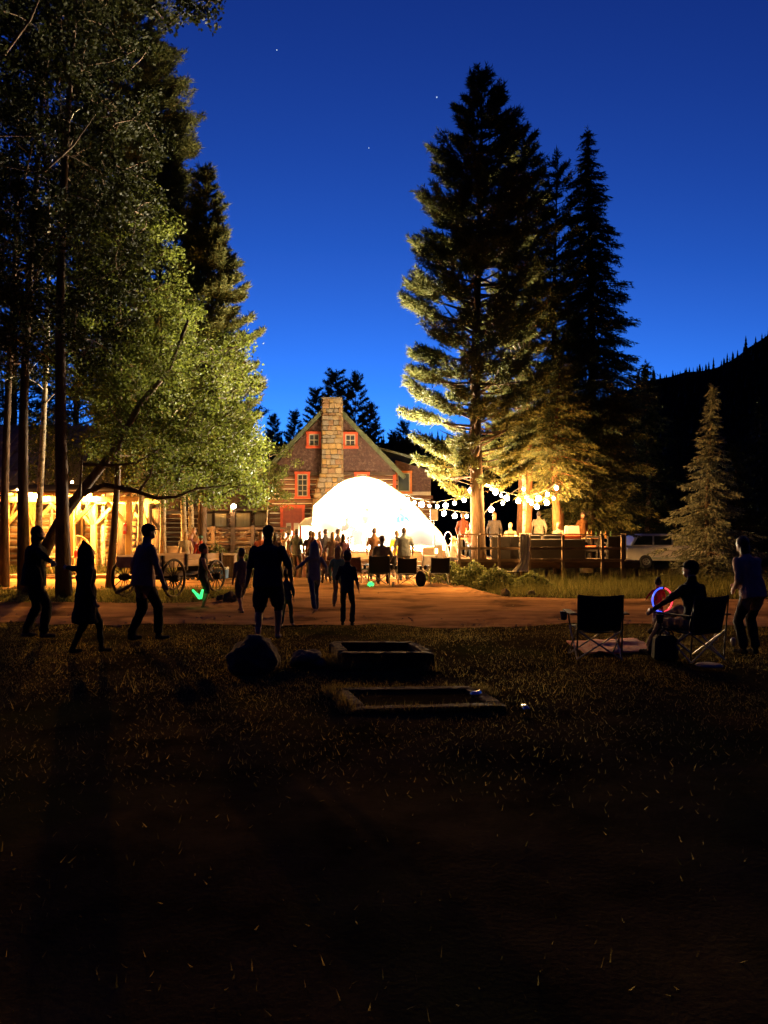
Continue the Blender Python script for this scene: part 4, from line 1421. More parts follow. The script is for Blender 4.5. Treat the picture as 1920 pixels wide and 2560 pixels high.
for z, w in ((RT + .07, .13), (RM, .05), (DZ + .02, .05)):
    for i in range(len(pxs) - 1):
        a_, b_ = GX(pxs[i], 26.25), GX(pxs[i + 1], 26.25)
        MB().box(((a_ + b_) / 2, 26.25, z), (b_ - a_ - .095, w, .045 if w > .1 else .09)).build('rail', GREYWOOD, rl)
x = GX(1556, 26.25)
side = [(x + .25, 26.9), (x + .5, 27.6), (x + .72, 28.4), (x + .95, 29.4)]
pv = (x, 26.25)
for q in side:
    MB().box((q[0], q[1], (RT + .05) / 2), (.09, .09, RT + .05)).build('post', GREYWOOD, rl)
    for z in (RT + .07, RM):
        MB().beam((pv[0] + .03, pv[1] + .06, z), (q[0] - .03, q[1] - .06, z), .08, .05).build('rail', GREYWOOD, rl)
    pv = q

WICK = mat('black_wicker', (.022, .018, .016), (.012, .01, .009), rough=.8, scale=60, bump=.5)
CUSH = mat('red_cushion', (.50, .10, .035), (.40, .075, .028), rough=.95, scale=10, bump=.2)
sofa = thing('outdoor_sofa', 'black wicker corner sofa with its back to the railing', 'sofa', (GX(1382, 26.8), 26.8, DZ))
MB().box((0, 0, .37), (2.25, .1, .74)).build('backrest', WICK, sofa, bevel=.03)
MB().box((0, .42, .2), (2.2, .75, .4)).build('base', WICK, sofa, bevel=.03)
for sx in (-1, 1):
    MB().box((sx * 1.08, .42, .3), (.12, .76, .6)).build('armrest', WICK, sofa, bevel=.03)
for k in range(3):
    MB().box((-.7 + k * .7, .45, .46), (.66, .62, .13)).build('seat_cushion', CUSH, sofa, bevel=.04)
    MB().box((-.7 + k * .7, .13, .68), (.64, .14, .42), rot=(R(-10), 0, 0)).build('back_cushion', WICK if k < 2 else CUSH, sofa, bevel=.05)


def armchair(px, d, rz, lab, cush=CUSH):
    t = thing('deck_armchair', lab, 'armchair', (GX(px, d), d, DZ), rz, 'black armchairs on the deck')
    MB().box((0, -.33, .42), (.66, .08, .84)).build('backrest', WICK, t, bevel=.03)
    MB().box((0, .02, .3), (.62, .6, .1)).build('seat', WICK, t, bevel=.02)
    MB().box((0, .04, .41), (.52, .54, .12)).build('cushion', cush, t, bevel=.04)
    for sx in (-1, 1):
        MB().box((sx * .31, .02, .6), (.07, .62, .05)).build('armrest', WICK, t, bevel=.015)
        for sy in (-1, 1):
            MB().box((sx * .3, .02 + sy * .27, .28), (.06, .06, .56)).build('leg', WICK, t)


armchair(1531, 27.0, .1, 'black armchair with red cushion at the corner post of the deck')
armchair(1253, 27.0, -.15, 'black armchair against the railing below the low string bulb')
armchair(1287, 27.6, .2, 'black armchair beside the cloth hung on the railing')
armchair(1478, 28.9, 2.6, 'red-cushioned armchair facing the sofa')
WHITE = mat('white_plastic', (.62, .58, .5), (.52, .48, .42), rough=.5)


def deck_table(px, d, lab, w=.9, h=.74):
    t = thing('deck_table', lab, 'table', (GX(px, d), d, DZ), .2)
    for k in range(5):
        MB().box((0, -w * .4 + k * w * .2, h), (w * 1.3, w * .19, .03)).build('plank', PALELOG, t)
    for sx in (-1, 1):
        for sy in (-1, 1):
            MB().box((sx * w * .55, sy * w * .38, h / 2 - .01), (.06, .06, h - .02)).build('leg', DARKWOOD, t)
    return (GX(px, d), d, DZ + h + .016)


T1 = deck_table(1287, 28.8, 'plank table with cups beyond the railing')
T2 = deck_table(1500, 29.6, 'plank table with a row of bottles near the young spruce', 1.0)
T3 = deck_table(1165, 28.2, 'plank table at the near deck corner', .8)
BOT = [mat('bottle_pale', (.5, .42, .28), rough=.25), mat('bottle_amber', (.28, .13, .03), rough=.2), mat('bottle_green', (.08, .16, .06), rough=.2)]
for i, (dx, T, h, lab) in enumerate(((-.5, T2, .25, 'pale bottle at the end of the bottle row'), (-.34, T2, .28, 'amber bottle second in the bottle row'), (-.16, T2, .24, 'green bottle third in the bottle row'), (.02, T2, .26, 'pale bottle in the middle of the bottle row'), (.2, T2, .27, 'amber bottle after the middle of the bottle row'), (.4, T2, .25, 'green bottle at the far end of the row'),
                                     (-.3, T1, .26, 'pale bottle on the table beyond the railing'), (.0, T3, .36, 'tall pale bottle on the corner table'))):
    t = thing('bottle', lab, 'bottle', (T[0] + dx, T[1] + random.uniform(-.08, .08), T[2]), 0, 'bottles on the deck tables')
    MB().tube([(0, 0, 0), (0, 0, h * .6), (0, 0, h * .75), (0, 0, h)], [.04, .04, .016, .015], 10).build('glass', BOT[i % 3], t, smooth=True)
    MB().tube([(0, 0, h), (0, 0, h + .015)], [.017, .017], 8).build('cap', DARKSTEEL, t)
for i, (dx, T) in enumerate(((.0, T1), (.25, T1), (.42, T1))):
    t = thing('cup', ('white cup on the table beyond the railing, next to the bottle', 'white cup in the middle of the same table', 'white cup at the far end of the same table')[i], 'cup', (T[0] + dx, T[1] - .2 + .1 * i, T[2]), 0, 'cups on the deck table')
    MB().tube([(0, 0, 0), (0, 0, .12)], [.035, .048], 12).build('body', WHITE, t, smooth=True)
    MB().torus((0, 0, .12), .048, .004, 12, 4, rot=(R(90), 0, 0)).build('rim', WHITE, t)
# draped cloth on the railing
v, f = [], []
ca = GX(1312, 26.1)
NXc, NYc = 10, 16
for j in range(NYc + 1):
    t = j / NYc
    for i in range(NXc + 1):
        s_ = i / NXc - .5
        wdt = .34 + .75 * max(0, t - .62) ** 1.2 * 2.0
        x = ca + s_ * wdt - .55 * max(0, t - .6) * 1.6
        z = RT + .11 - t * (RT + .02) * (1 if t < .8 else .8 / t)
        y = 26.12 - .06 * math.sin(i * 2.2 + t * 4) - .5 * max(0, t - .7)
        v.append((x, y, max(.03 + .03 * math.sin(i + j), z)))
for j in range(NYc):
    for i in range(NXc):
        a_ = j * (NXc + 1) + i
        f.append((a_, a_ + 1, a_ + NXc + 2, a_ + NXc + 1))
me = new_mesh('draped_cloth', v, f, True)
o = link('draped_cloth', me, mat('cream_cloth', (.72, .64, .54), (.6, .52, .43), rough=.95, scale=8))
sm = o.modifiers.new('thickness', 'SOLIDIFY')
sm.thickness = .015
tag(o, 'cream cloth hung over the deck railing and trailing on the weeds', 'cloth')
# white folding sign board on the deck
sg = thing('folding_board', 'white folding board standing behind the sofa', 'sign', (GX(1430, 28.6), 28.6, DZ), .3)
for sy in (-1, 1):
    MB().box((0, sy * .16, .62), (.5, .025, 1.2), rot=(R(sy * 9), 0, 0)).build('panel', WHITE, sg)
MB().tube([(-.22, 0, 1.2), (.22, 0, 1.2)], .015, 6).build('hinge', STEEL, sg)

# ------------------------------------------------------------------ parked car
car = thing('parked_car', 'white car parked beyond the deck, half behind the young spruce', 'car', (GX(1672, 37.0), 37.0, 0.02))
CARW = mat('car_white', (.80, .74, .66), (.74, .68, .60), rough=.35, spec=.5)
prof_ = [(-2.3, .45), (-2.35, .75), (-2.25, .98), (-1.1, 1.06), (1.2, 1.06), (2.1, .92), (2.32, .72), (2.3, .4), (-2.3, .36)]
body = MB().prism(prof_, 'y', -.85, .85).build('body', CARW, car, bevel=.06)
roof = [(-2.1, 1.06), (-1.85, 1.52), (-1.5, 1.64), (.1, 1.64), (.45, 1.52), (1.15, 1.06)]
MB().prism(roof, 'y', -.74, .74).build('cabin', CARW, car, bevel=.05)
for sy in (-1, 1):
    for w in ([(-1.95, 1.12), (-1.75, 1.46), (-1.5, 1.54), (-1.05, 1.54), (-1.05, 1.12)], [(-.97, 1.12), (-.97, 1.54), (-.15, 1.54), (-.15, 1.12)], [(-.07, 1.12), (-.07, 1.54), (.1, 1.54), (.38, 1.45), (.95, 1.12)]):
        MB().prism(w, 'y', sy * .742, sy * .752).build('window', PANE, car)
    MB().box((.0, sy * .86, .5), (2.4, .03, .09)).build('side_sill', mat('trim_pale', (.5, .55, .5)), car)
    MB().box((2.28, sy * .6, .72), (.08, .3, .12)).build('headlight', STEEL, car)
    MB().box((-2.3, sy * .66, .82), (.06, .18, .22)).build('tail_light', mat('tail_red', (.4, .03, .02)), car)
    for sx in (-1.4, 1.42):
        w = MB().torus((0, 0, 0), .24, .10, 24, 8).build('wheel', GEAR, car, smooth=True, loc=(sx, sy * .8, .34))
        MB().tube([(0, -.07, 0), (0, .07, 0)], [.17, .17], 16).build('rim', STEEL, w)
        for k in range(5):
            MB().box((.1 * math.cos(k * 1.256), sy * .085, .1 * math.sin(k * 1.256)), (.05, .02, .05)).build('spoke', DARKSTEEL, w)
    for x in (-.5, .4):
        MB().box((x, sy * .865, .95), (.14, .02, .03)).build('handle', DARKSTEEL, car)

# ------------------------------------------------------------------ old hay wagon
A_ = R(20)
wc = Vector((GX(372, 20.7), 20.7, .0))
wag = thing('hay_wagon', 'old plank hay wagon with iron spoked wheels', 'wagon', (wc.x, wc.y, .0), -A_)
WR_ = .52
for sx in (-1, 1):
    wheel(wag, (sx * .80, 0, WR_), WR_, R(90), nsp=12, sp=.012)
    wheel(wag, (sx * .74, 2.15, WR_ * .9), WR_ * .9, R(90), nsp=12, sp=.012)
MB().tube([(-.86, 0, WR_), (.86, 0, WR_)], .055, 10).build('axle', IRON, wag)
MB().tube([(-.80, 2.15, WR_ * .9), (.80, 2.15, WR_ * .9)], .05, 10).build('axle', IRON, wag)
MB().beam((0, -.2, WR_ + .06), (0, 2.6, WR_ + .02), .12, .12).build('reach_pole', DARKWOOD, wag)
for y in (0, 2.15):
    MB().box((0, y, WR_ + .17), (1.1, .16, .18)).build('bolster', DARKWOOD, wag)
for k in range(5):
    MB().box((-.50 + k * .25, 1.05, WR_ + .30), (.24, 3.1, .045)).build('bed_plank', PLANK, wag)
for sx in (-1, 1):
    for k in range(2):
        MB().box((sx * .645, 1.05, WR_ + .39 + k * .15), (.04, 3.1, .14)).build('side_board', PLANK, wag)
    for y in (-.3, .75, 1.7, 2.5):
        MB().box((sx * .69, y, WR_ + .40), (.05, .07, .42)).build('stake', DARKWOOD, wag)
for y in (-.49, 2.59):
    MB().box((0, y, WR_ + .44), (1.25, .04, .26)).build('end_board', PLANK, wag)
MB().beam((0, -.2, WR_), (-.1, -1.2, .2), .08, .08).build('tongue', DARKWOOD, wag)


# ------------------------------------------------------------------ rocks, fire-pit boxes
def rock(px, d, size, seed, lab, m=ROCK, cat='rock', z=None):
    bm_ = bmesh.new()
    bmesh.ops.create_icosphere(bm_, subdivisions=4, radius=1)
    for v in bm_.verts:
        n = v.co.normalized()
        k = 1 + .28 * noise.noise(n * 1.3 + Vector((seed, 0, 0))) + .12 * noise.noise(n * 3.5 + Vector((0, seed, 0))) + .04 * noise.noise(n * 9)
        v.co = Vector((n.x * size[0] * k, n.y * size[1] * k, max(-.5, n.z) * size[2] * k))
    me = bpy.data.meshes.new('rock')
    bm_.to_mesh(me)
    bm_.free()
    me.polygons.foreach_set('use_smooth', [True] * len(me.polygons))
    return tag(link('rock', me, m, loc=(GX(px, d), d, size[2] * .45 if z is None else z), rot=(0, 0, seed)), lab, cat)


rock(638, 9.75, (.33, .3, .30), 1.2, 'large dark boulder on the lawn left of the timber boxes')
rock(770, 10.0, (.27, .22, .15), 2.4, 'low flat boulder between the large boulder and the timber box')
rock(577, 18.8, (.20, .18, .20), 3.3, 'small dark rock at the road edge beside the glow-stick child')
rock(553, 19.3, (.12, .12, .12), 4.1, 'small rock next to the one at the road edge')
rock(1262, 21.3, (.14, .1, .12), 5.4, 'pale stone in the weeds at the road edge', STONES[0])
rock(1330, 21.2, (.10, .1, .10), 6.4, 'pale stone in the verge before the sofa', STONES[0])
rock(1715, 20.6, (.35, .2, .14), 7.1, 'long pale stone on the verge below the young spruce', STONES[1])


def rough_beam(a, b_, w, h, seed):
    mb = MB()
    n = 16
    d_ = (b_ - a).normalized()
    sx = Vector((d_.y, -d_.x, 0))
    rings = []
    for k in range(n + 1):
        p = a.lerp(b_, k / n)
        e = .8 if k in (0, n) else 1.0
        ring = []
        for (i, j) in ((-1, -1), (0, -1), (1, -1), (1, .3), (1, .92), (.85, 1), (0, 1), (-.85, 1), (-1, .92), (-1, .3)):
            q = 1 + .16 * noise.noise(Vector((k * .9, i * 1.7 + seed * 9, j * 1.7)))
            ring.append(p + sx * (i * w / 2 * q * e) + Vector((0, 0, j * h / 2 * (1 + .10 * noise.noise(Vector((k * .55, i + seed * 5, 3))) if j > 0 else 1) * e)))
        rings.append(ring)
    return mb.loft(rings)


def raised_box(pts, h, lab, w=.14, bw=None):
    """timber-edged bed; pts four ground corners (front left, front right, back right, back left)"""
    t = thing('timber_box', lab, 'planter', (0, 0, 0))
    P = [Vector(p) for p in pts]
    for i in range(4):
        a_, b_ = P[i], P[(i + 1) % 4]
        d_ = (b_ - a_).normalized() * (w / 2)
        if i % 2:
            a_, b_ = a_ + d_, b_ - d_
        else:
            a_, b_ = a_ - d_, b_ + d_
        rough_beam(a_ + Vector((0, 0, h / 2 - .04)), b_ + Vector((0, 0, h / 2 - .04)), w, h + .06 + .004 * i, i + h).build('timber', mat('railway_tie', (.075, .046, .024), (.022, .015, .009), rough=1, scale=5, bump=1.0, wear=(.02, .014, .008)), t)
    c = sum(P, Vector()) / 4
    sv = [tuple(c + (p - c) * .9 + Vector((0, 0, h * .35))) for p in P]
    MB().add(sv + [(p[0], p[1], -.03) for p in sv], [(0, 1, 2, 3), (7, 6, 5, 4), (0, 4, 5, 1), (1, 5, 6, 2), (2, 6, 7, 3), (3, 7, 4, 0)]).build('soil_fill', SOIL, t)


def gp(x, y, h=0):
    """a point at height h seen at pixel x, y"""
    d = (CAM_Z - h) * F / (y - HOR)
    return (GX(x, d), d, 0)


hb = .20
raised_box([gp(860, 1628, hb), gp(1072, 1628, hb), gp(1026, 1603, hb), gp(836, 1603, hb)], hb, 'nearer-the-road timber-edged bed beside the boulders')
hb = .05
raised_box([gp(900, 1766, hb), gp(1245, 1757, hb), gp(1170, 1716, hb), gp(850, 1720, hb)], hb, 'sunken-looking timber-edged bed on the dark lawn')
for i, (px, py, lab) in enumerate(((1190, 1757, 'crushed shiny can on the edge of the dark timber bed'), (1313, 1782, 'shiny can lying on the dark lawn'))):
    g = gp(px, py, .1 if i == 0 else 0)
    t = thing('drink_can', lab, 'can', (g[0], g[1], .18 if i == 0 else .04), .7 + i)
    MB().tube([(-.06, 0, 0), (-.05, 0, 0), (.05, 0, .005), (.06, 0, .005)], [.024, .033, .033, .024], 12).build('body', mat('can_metal', (.7, .7, .7), rough=.15, metal=1), t, smooth=True)
    MB().tube([(.06, 0, .005), (.063, 0, .005)], [.02, .02], 8).build('lid', STEEL, t)

def tuft_ring(pts, n, h, lab):
    P = [Vector(p) for p in pts]
    c = sum(P, Vector()) / 4
    xs2, ys2 = [], []
    for _ in range(n):
        i = random.randrange(4)
        p = P[i].lerp(P[(i + 1) % 4], random.random())
        p = c + (p - c) * random.uniform(1.06, 1.28)
        if nz(p.x, p.y, 1.7, 31) > -.25:
            xs2.append(p.x)
            ys2.append(p.y)
    grass('lawn_grass', n, lambda n_: (np.array(xs2), np.array(ys2)), h, (.007, .014), GRASS, None, lab, .55, gz)


tuft_ring([gp(860, 1628, .24), gp(1072, 1628, .24), gp(1026, 1603, .24), gp(836, 1603, .24)], 2600, (.07, .22), 'long grass tufts against the timber bed near the boulders')
tuft_ring([gp(900, 1766, .05), gp(1245, 1757, .05), gp(1170, 1716, .05), gp(850, 1720, .05)], 2600, (.05, .16), 'grass tufts growing over the sunken timber bed')

# ------------------------------------------------------------------ camp chairs and small things
def camp_chair(loc, rz, lab, fab=BLACKFAB, group='folding camp chairs', s_=1.0, bag=False):
    t = thing('camp_chair', lab, 'camp chair', loc, rz, group)
    W, Dp = .30, .26
    # local +y is the way a sitter looks
    v, f = [], []
    for j in range(7):
        u = j / 6
        for i in range(7):
            a = i / 6 - .5
            v.append((a * 2 * W * s_, (-.24 - .12 * u - .05 * (1 - 4 * a * a)) * s_, (.40 + .50 * u - .02 * (1 - 4 * a * a) * (u > .9)) * s_))
    for j in range(6):
        for i in range(6):
            q = j * 7 + i
            f.append((q, q + 1, q + 8, q + 7))
    o = link('backrest', new_mesh('backrest', v, f, True), fab, t)
    o.modifiers.new('t', 'SOLIDIFY').thickness = .012
    v, f = [], []
    for j in range(6):
        u = j / 5
        for i in range(7):
            a = i / 6 - .5
            v.append((a * 2 * (W - .02) * s_, (-.25 + .5 * u) * s_, (.41 + .04 * u - .06 * (1 - 4 * a * a) * math.sin(PI * u) - .02) * s_))
    for j in range(5):
        for i in range(6):
            q = j * 7 + i
            f.append((q, q + 1, q + 8, q + 7))
    o = link('seat', new_mesh('seat', v, f, True), fab, t)
    o.modifiers.new('t', 'SOLIDIFY').thickness = .012
    st = STEEL
    tb = lambda a, b_, r_=.011: MB().tube([Vector(a) * s_, Vector(b_) * s_], r_ * s_, 6)
    for sx in (-1, 1):
        tb((sx * W, -.28, .05), (sx * W, -.36, .90)).build('back_post', DARKSTEEL, t)
        tb((sx * W, .25, .42), (sx * (W + .02), .27, .62)).build('arm_post', DARKSTEEL, t)
        tb((sx * W, -.30, .02), (-sx * W, .0 - .27, .40)).build('leg', st, t)
        tb((sx * W, .27, .01), (-sx * W, .26, .42)).build('leg', st, t)
        tb((sx * W, -.30, .01), (sx * W, .26, .42)).build('leg', st, t)
        tb((sx * (W + .012), .28, .01), (sx * (W + .012), -.29, .42)).build('leg', st, t)
        ar = MB()
        ar.box((sx * (W + .05) * s_, -.02 * s_, .635 * s_), (.10 * s_, .60 * s_, .02 * s_))
        a_ = ar.build('armrest', fab, t, bevel=.006)
        ch = MB()
        ch.tube([Vector((sx * (W + .10), .17, .50)) * s_, Vector((sx * (W + .10), .17, .62)) * s_], [.04 * s_, .055 * s_], 10)
        ch.build('cup_holder', mat('mesh_grey', (.10, .11, .12), (.06, .065, .07), rough=.9) if bag else fab, a_)
    return t


cc = []
camp_chair((GX(1487, 10.75), 10.75, 0), R(-3), 'empty black camp chair on the grass beside the red blanket', s_=1.0, bag=True)
camp_chair((GX(1728, 10.55), 10.55, 0), R(24), 'black camp chair with a person leaning in it on the grass')
for i, (px, d, rz, lab, fab) in enumerate(((895, 25.6, -.5, 'purple-brown camp chair turned sideways before the stage step', mat('maroon_fabric', (.10, .045, .055), (.07, .03, .04), rough=.95)),
                                           (947, 24.4, .05, 'wide black camp chair under the man in the plaid shirt', BLACKFAB),
                                           (1020, 24.6, -.1, 'black camp chair with a backpack leaning against it', BLACKFAB), (1096, 24.9, .12, 'empty black camp chair beside the weeds', BLACKFAB),
                                           (815, 26.4, .3, 'dark red camp chair behind the boy in the hood', mat('maroon_fabric', (.10, .045, .055))), (970, 27.4, 0, 'camp chair half hidden between plaid man and grey-blue man', BLACKFAB),
                                           (1062, 28.2, .5, 'low camp chair before the floor monitor', mat('grey_fabric', (.14, .13, .13), (.1, .09, .09))))):
    camp_chair((GX(px, d), d, .03), rz, lab, fab, s_=1.08 if i == 1 else 1.0)
bp = thing('backpack', 'black backpack slumped against the camp chair on the dirt', 'backpack', (GX(1052, 24.2), 24.2, .03))
MB().ell((0, 0, .24), (.17, .12, .26), 12, 8).build('body', BLACKFAB, bp, smooth=True)
MB().ell((0, -.1, .16), (.12, .06, .12), 10, 6).build('pocket', BLACKFAB, bp, smooth=True)
MB().torus((0, 0, .5), .05, .012, 12, 5).build('handle', BLACKFAB, bp)
cp = thing('paper_cup', 'white paper cup standing on the dirt between the chairs', 'cup', (GX(983, 24.0), 24.0, .03))
MB().tube([(0, 0, 0), (0, 0, .15)], [.04, .055], 12).build('body', WHITE, cp, smooth=True)
MB().torus((0, 0, .15), .055, .005, 14, 5, rot=(R(90), 0, 0)).build('rim', WHITE, cp)
# blanket
v, f = [], []
for j in range(13):
    for i in range(19):
        x, y = GX(1448, 11.4) + i * .062, 11.0 + j * .1 + .01 * i
        z = .03 + .05 * max(0, nz(x, y, 4, 3)) + .03 * max(0, nz(x, y, 9, 5)) + gz(x, y)
        v.append((x, y, z))
for j in range(12):
    for i in range(18):
        q = j * 19 + i
        f.append((q, q + 1, q + 20, q + 19))
o = link('picnic_blanket', new_mesh('picnic_blanket', v, f, True), mat('red_blanket', (.34, .07, .055), (.36, .19, .16), rough=1, scale=7))
o.modifiers.new('t', 'SOLIDIFY').thickness = .02
tag(o, 'rumpled red blanket spread on the grass under the camp chairs', 'blanket')
for i, (px, py, h, lab) in enumerate(((1548, 1625, .13, 'amber bottle on the red blanket'), (1790, 1613, .20, 'pale bottle standing on the grass right of the seated person'))):
    g = gp(px, py)
    t = thing('bottle', lab, 'bottle', (g[0], g[1], .03))
    MB().tube([(0, 0, 0), (0, 0, h * .6), (0, 0, h * .75), (0, 0, h)], [.03, .03, .013, .013], 10).build('glass', BOT[0] if i else BOT[1], t, smooth=True)
    MB().tube([(0, 0, h), (0, 0, h + .012)], [.014, .014], 8).build('cap', WHITE, t)
g = gp(1833, 1618)
t = thing('drink_can', 'small can standing on the grass by the bottle', 'can', (g[0], g[1], .02))
MB().tube([(0, 0, 0), (0, 0, .01), (0, 0, .11), (0, 0, .12)], [.026, .033, .033, .026], 12).build('body', BOT[0], t, smooth=True)
MB().tube([(0, 0, .12), (0, 0, .123)], [.022, .022], 8).build('lid', STEEL, t)
g = gp(1773, 1674)
t = thing('flying_disc', 'pale plastic disc lying on the dark grass', 'disc', (g[0], g[1], .05))
MB().tube([(0, 0, 0), (0, 0, .02), (0, 0, .028)], [.16, .155, .12], 20).build('dish', mat('disc_grey', (.25, .22, .2)), t, smooth=True)
MB().torus((0, 0, .005), .157, .01, 22, 5, rot=(R(90), 0, 0)).build('rim', mat('disc_grey', (.25, .22, .2)), t)
g = gp(1662, 1650)
t = thing('tote_bag', 'black bag under the occupied camp chair', 'bag', (g[0], g[1], .0))
MB().box((0, 0, .17), (.34, .22, .34), taper=.85).build('body', BLACKFAB, t, bevel=.04)
for sy in (-1, 1):
    MB().torus((0, sy * .07, .34), .09, .01, 14, 5, arc=(0, PI)).build('handle', BLACKFAB, t)
# things behind the wagon
t = thing('cooler', 'blue cooler with white lid on the ground behind the wagon', 'cooler', (GX(548, 28.6), 28.6, .02), -.1)
MB().box((0, 0, .17), (.62, .36, .34)).build('body', mat('cooler_blue', (.05, .16, .42), (.04, .13, .36), rough=.5), t, bevel=.02)
MB().box((0, 0, .38), (.65, .39, .08)).build('lid', WHITE, t, bevel=.02)
MB().torus((.0, -.2, .28), .1, .012, 12, 5, arc=(PI, 2 * PI)).build('handle', WHITE, t)
t = thing('trash_bin', 'weathered wooden trash bin beside the blue cooler', 'bin', (GX(568, 29.2), 29.2, .02))
for k in range(5):
    MB().box((-.24 + k * .12, -.28, .42), (.112, .03, .84)).build('slat', GREYWOOD, t)
for sx in (-1, 1):
    MB().box((sx * .30, 0, .42), (.03, .56, .84)).build('side', GREYWOOD, t)
MB().box((0, .28, .42), (.56, .03, .84)).build('back', GREYWOOD, t)
MB().box((0, 0, .87), (.68, .66, .05), rot=(R(6), 0, 0)).build('lid', GREYWOOD, t)
t = thing('folding_table', 'pale folding table behind the wagon end', 'table', (GX(530, 29.5), 29.5, .02), .1)
MB().box((0, 0, .74), (.95, .6, .04)).build('top', WHITE, t)
for sx in (-1, 1):
    for sy in (-1, 1):
        MB().tube([(sx * .4, sy * .25, 0), (sx * .38, sy * .22, .72)], .012, 6).build('leg', STEEL, t)
t = thing('merchandise_crate', 'slanted dark red wooden board leaning at the stage end', 'board', (GX(757, 28.6), 28.6, .03), .1)
MB().box((0, .1, .46), (.7, .06, .95), rot=(R(-16), 0, 0)).build('panel', mat('redwood', (.17, .06, .035), (.1, .04, .025)), t)
MB().box((0, .34, .4), (.6, .04, .85), rot=(R(16), 0, 0)).build('prop_leg', DARKWOOD, t)
# stars
for i, (px, py, r_) in enumerate(((692, 125, 2.2), (1092, 243, 2.6), (922, 370, 1.8))):
    p = PX(px, py, 3000)
    o = MB().ell((0, 0, 0), (r_, r_, r_), 8, 6).build('star', glow('starlight', (.75, .85, 1), 1.0), loc=p)
    tag(o, ('faint star above the left grove', 'bright star near the top of the tallest pine', 'lower star in the gap above the house')[i], 'star', 'stars')


# ------------------------------------------------------------------ people
def ik(a, c, l1, l2, pole):
    a, c, pole = Vector(a), Vector(c), Vector(pole)
    d = c - a
    L = min(d.length, (l1 + l2) * .999)
    dn = d.normalized()
    x = (l1 * l1 - l2 * l2 + L * L) / (2 * L)
    h = math.sqrt(max(0, l1 * l1 - x * x))
    pp = pole - dn * pole.dot(dn)
    pp = pp.normalized() if pp.length > 1e-5 else dn.orthogonal().normalized()
    return a + dn * x + pp * h, a + dn * L


SKIN = mat('skin', (.36, .20, .13), (.30, .16, .10), rough=.6, scale=12)
CLO = {}


def cloth(name, c):
    return mat('cloth_' + name, c, tuple(q * .7 for q in c), rough=.95, scale=9, bump=.25, bscale=14, spec=.1)


QUEUE = []


